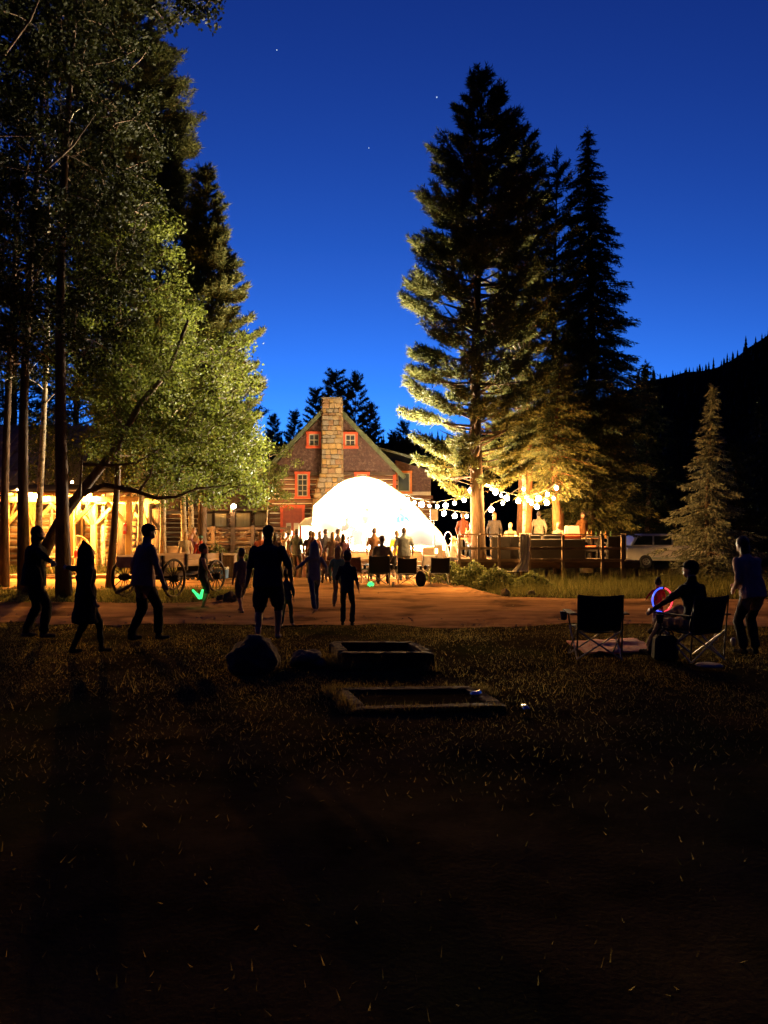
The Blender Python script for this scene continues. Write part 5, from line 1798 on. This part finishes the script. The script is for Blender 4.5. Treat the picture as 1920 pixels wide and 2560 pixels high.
def person(px, d, face, H, lab, top, legs, feet=(.03, .028, .028), hair=(.05, .03, .02), pose='stand', kid=False, bulk=1.0, z0=.02, sleeves='long', shorts=False, hat=None, longhair=False,
           rh=None, lh=None, rf=None, lf=None, lean=0.0, skirt=False, hood=False, look=0.0, vox=.016, loc=None, group=None, pelvis=None, nod=0.0):
    k = H / 1.75
    hs = 1.28 if kid else 1.0          # children carry a larger head
    if kid and H < 1.1:
        hs = 1.45
    root = thing('person', lab, 'person', loc or (GX(px, d), d, z0), -R(face), group)
    prim = []                           # (p0, p1, r0, r1, zone)
    mb = MB()
    V = Vector

    def cap(a, b_, r0, r1, zone, n=10, depth=1.0):
        a, b_ = V(a), V(b_)
        mb.tube([a, b_], [r0, r1], n)
        mb.ell(a, (r0 * .99,) * 3, n, 6)
        mb.ell(b_, (r1 * .99,) * 3, n, 6)
        prim.append((a, b_, r0, r1, zone))

    sit = pose == 'sit'
    ph = pelvis if pelvis is not None else (.50 if sit else .93 * k)
    hip = V((0, 0, ph)) if not sit else V((0, 0, ph + .04 * k))
    Ml = Matrix.Rotation(-R(lean), 4, 'X')

    def up(x, y, z):                    # point of the upper body, z measured from the hip at full size
        return hip + (Ml @ V((x * k, y * k, z * k)))
    B = bulk
    tw, th = .150 * B, .105 * B
    rings = []
    secs = [(-.10, .150, .115), (0, .165, .118), (.10, .152, .112), (.22, .150, .112), (.36, .172, .118), (.46, .182, .112), (.505, .150, .095), (.545, .092, .075), (.58, .068, .064), (.64, .064, .064)]
    for z, rx, ry in secs:
        rx, ry = (rx * B, ry * B) if z < .53 else (rx, ry)
        rings.append([up(rx * math.cos(2 * PI * i / 14), ry * math.sin(2 * PI * i / 14) + (.01 if z > .3 else 0), z) for i in range(14)])
    mb.loft(rings)
    prim.append((up(0, 0, .10), up(0, 0, .48), .155 * B * k, .165 * B * k, 'top'))
    prim.append((up(0, 0, .0), up(0, 0, .10), .14 * B * k, .15 * B * k, 'top' if not sit else 'legs'))
    prim.append((up(0, 0, -.12), up(0, 0, -.04), .15 * B * k, .15 * B * k, 'legs'))
    prim.append((up(0, 0, .57), up(0, .01, .64), .058 * k, .056 * k, 'skin'))
    if not sit:                         # loose hem of the top
        mb.loft([[up(a_ * B * math.cos(2 * PI * i / 14), b_ * B * math.sin(2 * PI * i / 14), z) for i in range(14)] for z, a_, b_ in ((.30, .150, .108), (.10, .168, .128), (-.10, .182, .142))])
        prim.append((up(0, 0, -.10), up(0, 0, .1), .165 * B * k, .16 * B * k, 'top'))
    # head
    hc = up(0, .028, .635 + .092 * hs)
    Mh = Matrix.Rotation(-R(look), 4, 'Z') @ Matrix.Rotation(-R(nod + lean * .4), 4, 'X')
    hk = k * hs

    def hp(x, y, z):
        return hc + (Mh @ V((x * hk, y * hk, z * hk)))
    mb.ell(hc, (.074 * hk, .092 * hk, .112 * hk), 16, 12, rot=Mh.to_euler())
    prim.append((hp(0, 0, -.03), hp(0, 0, .03), .09 * hk, .09 * hk, 'skin'))
    mb.ell(hp(0, .055, -.062), (.045 * hk, .042 * hk, .045 * hk), 10, 8)      # jaw
    mb.tube([hp(0, .085, .02), hp(0, .112, -.018)], [.010 * hk, .017 * hk], 6)  # nose
    mb.ell(hp(0, .083, .03), (.045 * hk, .014 * hk, .012 * hk), 8, 6)           # brow
    mb.ell(hp(0, .092, -.058), (.024 * hk, .012 * hk, .010 * hk), 8, 6)         # lips
    for sx in (-1, 1):
        mb.ell(hp(sx * .076, -.005, -.005), (.012 * hk, .022 * hk, .032 * hk), 8, 6)
    # arms
    thick = 1.0 + .5 * (B - 1)
    for sx, tgt in ((1, rh), (-1, lh)):
        sh = up(sx * .170 * (1 + .75 * (B - 1)), 0, .47)
        if tgt is None:
            w0 = up(sx * (.25 + .14 * (B - 1)), .05, -.02) if not sit else up(sx * .25, .30, .10)
        else:
            w0 = V(tgt)
        el, wr = ik(sh, w0, .285 * k, .255 * k, (sx * .5, -1, -.2))
        sl = 'top'
        cap(sh, el, .060 * k * thick, .046 * k * thick, sl if sleeves != 'none' else 'skin')
        cap(el, wr, .045 * k * thick, .030 * k, sl if sleeves == 'long' else 'skin')
        dr_ = (wr - el).normalized()
        sd = dr_.cross(V((sx, 0, 0)))
        sd = sd.normalized() if sd.length > .1 else V((0, 1, 0))
        pn = sd.cross(dr_).normalized()
        hk2 = k * (1.1 if kid else 1)
        pc = wr + dr_ * .045 * hk2
        mb.ell(pc, (.030 * hk2, .030 * hk2, .045 * hk2), 8, 6)
        prim.append((wr, wr + dr_ * .09 * hk2, .032 * hk2, .032 * hk2, 'skin'))
        for i in range(4):
            o_ = (i - 1.5) * .019 * hk2
            ln = (.062, .075, .072, .055)[i] * hk2
            p0 = wr + dr_ * .075 * hk2 + sd * o_
            p1 = p0 + dr_ * ln * .55 + pn * .006 * sx
            p2 = p1 + dr_ * ln * .35 + pn * (-.016 * sx) * hk2
            mb.tube([p0, p1, p2], [.0105 * hk2, .010 * hk2, .0085 * hk2], 6)
        tb = wr + dr_ * .03 * hk2 + sd * .025 * hk2
        mb.tube([tb, tb + (dr_ + sd * .8).normalized() * .035 * hk2, tb + (dr_ * 1.4 + sd * .5).normalized() * .062 * hk2], [.013 * hk2, .012 * hk2, .009 * hk2], 6)
    # legs
    for sx, tgt in ((1, rf), (-1, lf)):
        hj = hip + V((sx * .088 * k * (1 + .5 * (B - 1)), 0, -.03 * k))
        if tgt is None:
            tgt = (sx * .11 * k, .0, 0) if not sit else (sx * .14, .44 * k, 0)
        an = V(tgt) + V((0, 0, .085 * k))
        kn, an2 = ik(hj, an, .435 * k, .425 * k, (sx * .15, 1, .35 if sit else 0))
        cap(hj, kn, .090 * k * thick, .066 * k * thick, 'legs')
        cap(kn, an2, .060 * k * thick, .042 * k, 'skin' if shorts else 'legs')
        if shorts:      # wide hem ending just above the knee
            m_ = hj.lerp(kn, .92)
            mb.tube([hj, m_], [.105 * k * thick, .098 * k * thick], 12)
            prim.append((hj, m_, .105 * k * thick, .098 * k * thick, 'legs'))
        elif not skirt:
            mb.tube([kn, an2.lerp(kn, .06)], [.070 * k * thick, .068 * k], 10)
        fd = V((0, 1, 0)) if tgt[2] < .03 else V((0, .8, -.6))
        cap(an2 + V((0, -.02 * k, -.045 * k)), an2 + fd * .15 * k + V((sx * .015, 0, -.055 * k)), .040 * k, .033 * k, 'feet')
    if skirt:           # long coat hem
        r0 = [up(.165 * B * math.cos(2 * PI * i / 14), .13 * B * math.sin(2 * PI * i / 14), .02) for i in range(14)]
        r1 = [up(.21 * B * math.cos(2 * PI * i / 14), .18 * B * math.sin(2 * PI * i / 14), -.42) for i in range(14)]
        mb.loft([r0, r1])
        prim.append((up(0, 0, 0), up(0, 0, -.42), .17 * k, .21 * k, 'top'))
    if hood:
        mb.ell(hp(0, -.022, .005), (.094 * hk, .106 * hk, .130 * hk), 14, 10)
        mb.tube([hp(0, -.02, -.02), up(0, -.01, .44)], [.098 * hk, .15 * k], 12)
        prim.append((hp(0, -.02, -.02), up(0, -.01, .44), .1 * hk, .15 * k, 'top'))
        mb.tube([hp(0, -.03, .08), hp(0, -.06, .175)], [.07 * hk, .012 * hk], 10)
        prim.append((hp(0, -.03, -.05), hp(0, -.03, .10), .12 * hk, .10 * hk, 'top'))
    me = new_mesh('body_raw', mb.v, mb.f)
    o = bpy.data.objects.new('body', me)
    C.objects.link(o)
    o.parent = root
    r_ = o.modifiers.new('r', 'REMESH')
    r_.mode = 'VOXEL'
    r_.voxel_size = vox
    s_ = o.modifiers.new('s', 'SMOOTH')
    s_.factor = .5
    s_.iterations = 2
    tn = '%.2f_%.2f_%.2f' % top
    ln_ = '%.2f_%.2f_%.2f' % legs
    QUEUE.append((o, prim, {'top': cloth(tn, top), 'legs': cloth(ln_, legs), 'skin': SKIN, 'feet': cloth('shoe%.2f' % feet[0], feet)}))
    # hair, hat, eyes are children of the body's root
    if not hood:
        hm = mat('hair_%.2f_%.2f' % hair[:2], hair, tuple(c * .5 for c in hair), rough=.6, scale=40, stretch=(1, 1, .2))
        hb_ = MB()
        hb_.ell(hp(0, -.018, .022), (.084 * hk, .098 * hk, .110 * hk), 14, 10, rot=Mh.to_euler())
        if longhair:
            hb_.ell(hp(0, -.055, -.085), (.080 * hk, .050 * hk, .150 * hk), 12, 10, rot=Mh.to_euler())
        me = hb_.mesh('hair', True)
        for v in me.vertices:
            v.co += Vector((noise.noise(v.co * 30), noise.noise(v.co * 30 + Vector((7, 0, 0))), noise.noise(v.co * 30 + Vector((0, 7, 0))))) * .014
        link('hair', me, hm, root)
    if hat:
        kind, col = hat
        hm = cloth('hat%.2f_%.2f' % (col[0], col[2]), col)
        hb_ = MB()
        hb_.ell(hp(0, -.012, .055), (.092 * hk, .105 * hk, .082 * hk), 14, 8, rot=Mh.to_euler())
        if kind == 'cap':
            hb_.ell(hp(0, .10, .045), (.065 * hk, .075 * hk, .010 * hk), 12, 6, rot=Mh.to_euler())
        elif kind == 'brim':
            hb_.ell(hp(0, 0, .05), (.155 * hk, .165 * hk, .012 * hk), 18, 6, rot=Mh.to_euler())
        hb_.build('hat', hm, root, smooth=True)
    if abs(face) > 80:
        for sx in (-1, 1):
            MB().ell(hp(sx * .030, .086, .010), (.010 * hk, .006 * hk, .007 * hk), 8, 6).build('eye', GEAR, root, smooth=True)
    return root


def hand_at(root_px, root_d, face, p, z0=.02):
    """world point -> local coordinates of a person"""
    v = Vector(p) - Vector((GX(root_px, root_d), root_d, z0))
    return Matrix.Rotation(R(face), 4, 'Z') @ v


BLK, NAVY, JEANS = (.018, .018, .021), (.022, .030, .060), (.035, .065, .14)
# -- walking on the lawn and road
h1 = PX(145, 1415, 12.1)
person(84, 12.6, 60, 1.80, 'person in black walking hand in hand with the hooded child', BLK, (.016, .016, .018), (.10, .08, .07), bulk=1.38, pose='walk', rh=hand_at(84, 12.6, 60, PX(138, 1412, 12.0)), rf=(.13, .14, 0), lf=(-.13, -.12, .0), lean=3, longhair=True, hair=(.04, .03, .025), vox=.013)
person(214, 11.0, 50, 1.48, 'child in a dark pointed hood and long coat holding a hand', BLK, (.016, .016, .018), kid=True, hood=True, skirt=True, bulk=1.25, pose='walk', lh=hand_at(214, 11.0, 50, PX(150, 1415, 11.6)), rf=(.08, .20, 0), lf=(-.08, -.16, 0), vox=.013)
person(358, 12.3, 52, 1.83, 'walking man in a light shirt and cap before the wagon', (.34, .22, .17), BLK, (.05, .045, .04), pose='walk', hat=('cap', (.05, .04, .035)), rf=(.12, .20, 0), lf=(-.12, -.16, 0), rh=(.30, .22, .92), bulk=1.28, lean=5, vox=.013)
person(670, 12.35, 2, 1.80, 'broad man in navy shirt and long shorts seen from behind', NAVY, (.020, .026, .050), (.22, .2, .18), sleeves='half', shorts=True, bulk=1.36, rh=(.36, .10, .98), lh=(-.37, .06, .82), rf=(.13, .12, 0), lf=(-.15, -.10, 0), hat=('cap', BLK), pose='walk', vox=.013)
person(507, 17.2, 75, 1.40, 'boy in a dark vest with green glow sticks beside the wagon', (.03, .032, .04), (.04, .035, .035), (.10, .03, .03), kid=True, sleeves='none', rh=(.14, .22, .62), lh=(-.16, .18, .60), shorts=True)
person(716, 14.1, 12, .98, 'toddler in a grey-blue top beside the broad man', (.06, .085, .10), (.05, .05, .07), (.4, .36, .3), kid=True, pose='walk', rf=(.06, .14, 0), lf=(-.06, -.10, 0), lh=(-.16, .10, .40))
person(604, 16.4, -40, 1.32, 'slight child in grey walking behind the broad man', (.20, .15, .12), (.09, .075, .07), kid=True, pose='walk', rf=(.07, .2, 0), lf=(-.07, -.16, 0), hair=(.1, .07, .04), shorts=True)
person(786, 16.5, -25, 1.45, 'youngster in a blue-grey hooded top and jeans striding across the road', (.16, .20, .25), JEANS, (.35, .3, .26), kid=True, hood=True, pose='walk', rf=(.08, .12, 0), lf=(-.12, -.36, .04), lh=(-.34, .18, .95), rh=(.26, -.02, .78))
person(845, 17.6, 20, 1.34, 'fair-haired girl in a teal top walking towards the stage', (.10, .23, .23), (.20, .17, .13), (.12, .09, .07), kid=True, longhair=True, hair=(.42, .27, .12), pose='walk', rf=(.07, .10, 0), lf=(-.07, -.08, 0))
person(868, 14.2, 8, 1.32, 'boy in navy tee shirt and trousers seen from behind on the road', NAVY, (.028, .030, .045), kid=True, sleeves='half', hair=(.10, .06, .035), rh=(.20, .10, .66), lh=(-.22, .16, .72))
# -- audience before the stage
aud = [
    (742, 28.4, 20, 1.80, 'man in a grey-green jacket standing by the leaning red board', (.15, .16, .13), (.12, .09, .07), dict(rh=(.2, .25, 1.05))),
    (708, 29.2, 60, 1.70, 'woman in a tan top with raised hand before the porch', (.42, .28, .15), (.12, .09, .08), dict(longhair=True, hair=(.3, .17, .07), rh=(.12, .2, 1.45))),
    (652, 28.0, 15, 1.70, 'person in a salmon pink top behind the broad man', (.52, .16, .10), (.10, .08, .08), dict(hair=(.22, .12, .05), longhair=True)),
    (688, 26.6, 10, 1.66, 'dark-haired person in a maroon coat behind the broad man', (.07, .04, .05), (.04, .035, .04), dict(hair=(.02, .014, .012), longhair=True, bulk=1.15)),
    (784, 27.4, -15, 1.70, 'woman in a maroon wrap with piled fair hair', (.12, .05, .045), (.06, .045, .05), dict(hair=(.36, .22, .1), bulk=1.12)),
    (776, 28.2, 10, 1.74, 'dark-haired man half behind the woman in the maroon wrap', (.09, .05, .05), (.05, .05, .06), dict()),
    (814, 28.6, 5, 1.80, 'man in a dark slate jacket facing the stage', (.07, .07, .085), (.05, .05, .07), dict()),
    (832, 27.0, 12, 1.68, 'fair-haired woman in a patterned brown jacket near the floor light', (.20, .13, .09), (.08, .07, .08), dict(hair=(.45, .28, .12), longhair=True)),
    (845, 29.0, 55, 1.80, 'man in profile with bare neck beside the longest floor light', (.11, .08, .08), (.06, .05, .05), dict()),
    (936, 27.6, 8, 1.84, 'man in a brown shirt standing left of the plaid man', (.24, .13, .07), (.06, .05, .05), dict()),
    (1010, 26.8, -4, 1.85, 'heavy man in a grey-blue shirt standing among the camp chairs', (.13, .15, .18), (.10, .10, .12), dict(bulk=1.32, sleeves='half')),
    (724, 29.8, 35, 1.76, 'man in a rust jacket between the tan woman and the grey-green man', (.26, .11, .05), (.07, .06, .06), dict(hat=('cap', (.2, .16, .1)))),
    (800, 29.9, -5, 1.72, 'person in an ochre coat glimpsed between the two dark jackets', (.30, .19, .06), (.06, .05, .05), dict(hair=(.1, .06, .03), longhair=True)),
    (668, 29.4, 30, 1.74, 'tall person in an olive coat beside the salmon pink top', (.12, .11, .06), (.05, .05, .05), dict(hair=(.05, .03, .02))),
    (858, 26.0, -20, 1.62, 'woman in a plum cardigan near the purple-brown chair', (.13, .06, .09), (.06, .06, .08), dict(hair=(.08, .045, .025), longhair=True)),
    (992, 28.6, -10, 1.74, 'person in a yellow jacket beside the grey-blue man', (.55, .34, .03), (.08, .06, .05), dict(hair=(.06, .035, .02), longhair=True)),
]
for (px, d, fc, H_, lab, tp_, lg_, kw) in aud:
    person(px, d, fc, H_, lab, tp_, lg_, group='audience before the stage', z0=.03, vox=.02, **kw)
person(955, 24.5, 4, 1.80, 'man in a plaid shirt and cap sitting high in the wide camp chair', (.17, .15, .15), (.05, .05, .07), hat=('cap', (.12, .09, .07)), pose='sit', pelvis=.68, bulk=1.25, z0=.03, vox=.018, rf=(.16, .48, 0), lf=(-.16, .48, 0))
person(772, 25.2, 20, 1.2, 'child sitting low in front of the red board in a pale scarf', (.2, .13, .1), (.1, .08, .08), kid=True, pose='sit', pelvis=.46, z0=.03, vox=.02, hair=(.12, .07, .04))
person(812, 24.8, 6, 1.2, 'red-haired child seated on the dark red camp chair', (.14, .09, .08), (.1, .08, .08), kid=True, pose='sit', pelvis=.42, z0=.03, vox=.02, hair=(.3, .14, .06), longhair=True)
# -- players on the stage
person(917, 33.0, 178, 1.78, 'standing guitar player in a white shirt and jeans on the stage', (.62, .60, .56), (.10, .20, .40), z0=SZ, rh=(.06, .26, 1.02), lh=(-.34, .30, 1.20), vox=.018, hair=(.2, .14, .08))
person(1003, 33.0, 190, 1.80, 'player in a bright blue shirt on the stage', (.06, .26, .62), (.4, .38, .35), z0=SZ, rh=(.08, .26, 1.02), lh=(-.34, .28, 1.15), vox=.018, hair=(.3, .28, .25), sleeves='half')
person(868, 33.2, 165, 1.75, 'seated player in dark clothes with an instrument on the stage', (.10, .10, .11), (.10, .09, .09), z0=SZ, pose='sit', rh=(.10, .30, .72), lh=(-.34, .34, .85), vox=.018)


def guitar(loc, rz, col, lab):
    t = thing('guitar', lab, 'guitar', loc, rz)
    rings = []
    out = [(-.36, .05), (-.32, .15), (-.22, .185), (-.10, .15), (-.02, .115), (.06, .13), (.12, .135), (.18, .09), (.20, .03)]
    poly = [(x, z) for x, z in out] + [(x, -z) for x, z in out[::-1]]
    MB().prism(poly, 'y', -.04, .04).build('body', mat('guitar_%.2f' % col[0], col, rough=.35), t, bevel=.01)
    MB().box((.48, -.035, 0), (.60, .03, .045)).build('neck', DARKWOOD, t)
    MB().box((.83, -.03, 0), (.14, .025, .07)).build('headstock', DARKWOOD, t)
    t.rotation_euler = (0, R(-22), rz)


guitar((GX(917, 33) + .02, 32.66, SZ + 1.05), 0, (.45, .22, .06), 'acoustic guitar held by the white-shirted player')
guitar((GX(1003, 33) - .02, 32.66, SZ + 1.05), 0, (.6, .5, .4), 'pale guitar held by the blue-shirted player')
guitar((GX(868, 33.2), 32.80, SZ + .72), 0, (.6, .55, .42), 'round pale instrument on the seated player lap')
ch = thing('stage_stool', 'wooden stool under the seated player on stage', 'stool', (GX(868, 33.2), 33.25, SZ))
MB().tube([(0, 0, .40), (0, 0, .44)], [.18, .18], 16).build('seat', DARKWOOD, ch)
for kx in (-1, 1):
    for ky in (-1, 1):
        MB().tube([(kx * .16, ky * .16, 0), (kx * .1, ky * .1, .41)], .016, 6).build('leg', DARKWOOD, ch)
# -- people on the deck and beside it
person(1157, 30.4, 30, 1.72, 'man in a dark red-brown shirt standing on the deck below the low festoon', (.10, .030, .018), (.04, .035, .035), z0=DZ, vox=.02, group='people on the deck', hair=(.05, .03, .018))
person(1236, 30.0, 15, 1.72, 'woman in a dark patterned top standing on the deck by the tallest pine', (.035, .030, .032), (.09, .065, .045), z0=DZ, vox=.02, group='people on the deck', hair=(.16, .075, .03), longhair=True, bulk=1.15)
person(1276, 29.4, -170, 1.66, 'person in a pale top sitting at the deck table', (.15, .11, .075), (.06, .05, .05), z0=DZ, vox=.02, pose='sit', group='people on the deck', hair=(.4, .26, .12))
person(1347, 30.6, 10, 1.78, 'man in a white shirt seen from behind on the deck', (.22, .19, .155), (.04, .035, .035), z0=DZ, vox=.02, group='people on the deck', hair=(.08, .06, .045), bulk=1.15)
person(1456, 30.4, 160, 1.74, 'person in orange-brown standing behind the folding board', (.2, .085, .03), (.1, .05, .03), z0=DZ, vox=.02, group='people on the deck', hair=(.12, .07, .04))
person(1396, 28.2, -150, 1.62, 'person sitting on the black sofa, facing the house lights', (.2, .12, .09), (.1, .08, .08), z0=DZ, vox=.02, pose='sit', group='people on the deck', hair=(.25, .13, .06), pelvis=.52)
person(1133, 27.2, 75, 1.60, 'person in a pale striped top with a glowing hoop sitting beside the deck', (.45, .36, .3), (.08, .08, .1), z0=.03, vox=.02, pose='sit', hair=(.4, .26, .12), longhair=True, pelvis=.75, rf=(.1, .4, .2), lf=(-.1, .42, .2))
person(1178, 27.5, 170, 1.62, 'person in dark jeans leaning on the corner of the deck railing', (.12, .05, .045), (.03, .04, .07), z0=DZ, vox=.02, pose='sit', hair=(.08, .05, .03), group='people on the deck')
# -- the small group behind the wagon
person(463, 27.4, -30, 1.70, 'person in a white hooded sweatshirt behind the wagon', (.58, .53, .46), (.1, .09, .09), z0=.03, vox=.018, hair=(.42, .27, .13), longhair=True)
person(478, 28.0, -160, 1.66, 'person in a plum top facing the others behind the wagon', (.16, .07, .10), (.08, .06, .07), z0=.03, vox=.018, hair=(.25, .13, .06))
person(485, 28.7, 175, 1.86, 'tallest of the group behind the wagon, in tan', (.32, .18, .10), (.1, .08, .08), z0=.03, vox=.018, hair=(.35, .2, .1))
person(502, 27.2, -20, 1.56, 'person in a red jacket and teal knit hat behind the wagon', (.46, .05, .03), (.05, .05, .06), z0=.03, vox=.018, hat=('knit', (.10, .30, .30)))
# -- right foreground
person(1645, 13.6, 15, .86, 'small child in a red coat holding the glowing hoop', (.46, .055, .035), (.42, .36, .28), (.5, .45, .4), kid=True, skirt=False, rh=(.16, .12, .42), lh=(-.20, .06, .52), hair=(.012, .01, .01))
person(1728, 10.62, -26, 1.74, 'person in dark clothes and cap sitting in the black camp chair', BLK, (.24, .17, .11), (.02, .02, .02), pose='sit', pelvis=.47, hat=('cap', (.02, .018, .018)), lean=3, look=-25, rh=(.33, .36, .66), lh=(-.30, .44, .66), lf=(-.24, .58, 0), rf=(-.02, .70, .34), vox=.013, loc=(GX(1730, 10.62), 10.55, .0))
person(1882, 10.8, -20, 1.66, 'person in a pale blouse and dark trousers standing beside the bottle', (.40, .27, .20), (.03, .026, .028), (.02, .02, .02), bulk=1.2, lean=14, longhair=True, hair=(.035, .022, .016), rh=(.02, .26, .98), lh=(-.12, .22, .92), rf=(.10, .05, 0), lf=(-.06, .10, 0), vox=.013)

# glowing things
def hoop(p, R_, lab, cols, rz, arcs, tilt=0):
    t = thing('light_hoop', lab, 'light hoop', p, rz)
    for (c, a0, a1, nm) in zip(cols, arcs[:-1], arcs[1:], ('blue', 'red')):
        MB().torus((0, 0, 0), R_, .014, 24, 6, arc=(a0 + .06, a1 - .06)).build('tube_half', glow('hoop_' + nm, c, 2.2), t, smooth=True)
    for a in arcs[:-1]:
        MB().ell((R_ * math.cos(a), 0, R_ * math.sin(a)), (.024, .024, .024), 8, 6).build('joint', GEAR, t)
    return t


hoop(PX(1656, 1500, 13.3), .21, 'half blue, half red glowing hoop held by the child in red', ((.03, .08, 1.0), (1.0, .03, .05)), .35, (R(85), R(272), R(445)))
hoop(PX(1120, 1347, 27.0), .24, 'violet glowing hoop leaning beside the deck', ((.25, .3, 1.0), (.6, .3, 1.0)), .9, (R(60), R(240), R(420)))
GREEN = glow('green_glow', (.02, 1.0, .16), 2.2)


def glowsticks(p, lab, segs, r_=.018):
    t = thing('glow_sticks', lab, 'glow stick', p)
    for a, b_ in segs:
        MB().tube([a, Vector(a).lerp(Vector(b_), .9), b_], [r_, r_, r_ * .5], 8).build('stick', GREEN, t, smooth=True)
    MB().ell((0, 0, 0), (.03, .03, .03), 8, 6).build('connector', GREEN, t)


glowsticks(PX(500, 1490, 17.0), 'bundle of green glow sticks carried by the boy in the vest', [((0, 0, -.04), (-.17, 0, .14)), ((0, 0, -.04), (.07, -.03, .15)), ((0, 0, -.06), (-.08, .02, .06)), ((.02, 0, -.06), (.05, 0, .1)), ((-.02, 0, -.05), (-.12, .03, .08))], .026)
glowsticks(PX(697, 1516, 14.0), 'small green glow stick beside the toddler', [((0, 0, -.03), (.0, 0, .03))], .014)
glowsticks(PX(927, 1462, 23.6), 'bright green glowing disc-like bundle at the foot of the wide chair', [((-.10, 0, 0), (.10, 0, .03)), ((-.08, .03, .03), (.09, .02, -.02)), ((-.05, -.03, -.03), (.07, 0, .05)), ((-.07, .02, .05), (.05, .02, .07))], .035)

# turn the queued figures into one continuous skin each, with clothing zones as materials
dg = bpy.context.evaluated_depsgraph_get()
dg.update()
for o, prim, zones in QUEUE:
    me = bpy.data.meshes.new_from_object(o.evaluated_get(dg))
    o.modifiers.clear()
    n = len(me.polygons)
    c = np.empty(n * 3)
    me.polygons.foreach_get('center', c)
    c = c.reshape(-1, 3)
    names = list(zones)
    best = np.full(n, 1e9)
    idx = np.zeros(n, dtype=np.int32)
    for a, b_, r0, r1, zone in prim:
        a, b_ = np.array(a), np.array(b_)
        ab = b_ - a
        t = np.clip(((c - a) @ ab) / max(1e-9, ab @ ab), 0, 1)
        dd = np.linalg.norm(c - a - t[:, None] * ab, axis=1) - (r0 + (r1 - r0) * t)
        k = dd < best
        best[k] = dd[k]
        idx[k] = names.index(zone)
    vc = np.empty(len(me.vertices) * 3)
    me.vertices.foreach_get('co', vc)
    vn = np.empty(len(me.vertices) * 3)
    me.vertices.foreach_get('normal', vn)
    vc, vn = vc.reshape(-1, 3), vn.reshape(-1, 3)
    head = max(p[1].z for p in prim) - .2
    nzv = np.array([noise.noise(Vector((p[0] * 13 + n, p[1] * 13, p[2] * 6.5))) + .6 * noise.noise(Vector((p[0] * 28, p[1] * 28 + n, p[2] * 17))) for p in vc])
    amp = np.where(vc[:, 2] < head, .014, .003)        # folds of the clothes
    me.vertices.foreach_set('co', (vc + vn * (nzv * amp)[:, None]).ravel())
    me.materials.clear()
    for z in names:
        me.materials.append(zones[z])
    me.polygons.foreach_set('material_index', idx)
    me.polygons.foreach_set('use_smooth', np.ones(n, dtype=bool))
    me.update()
    old = o.data
    o.data = me
    bpy.data.meshes.remove(old)
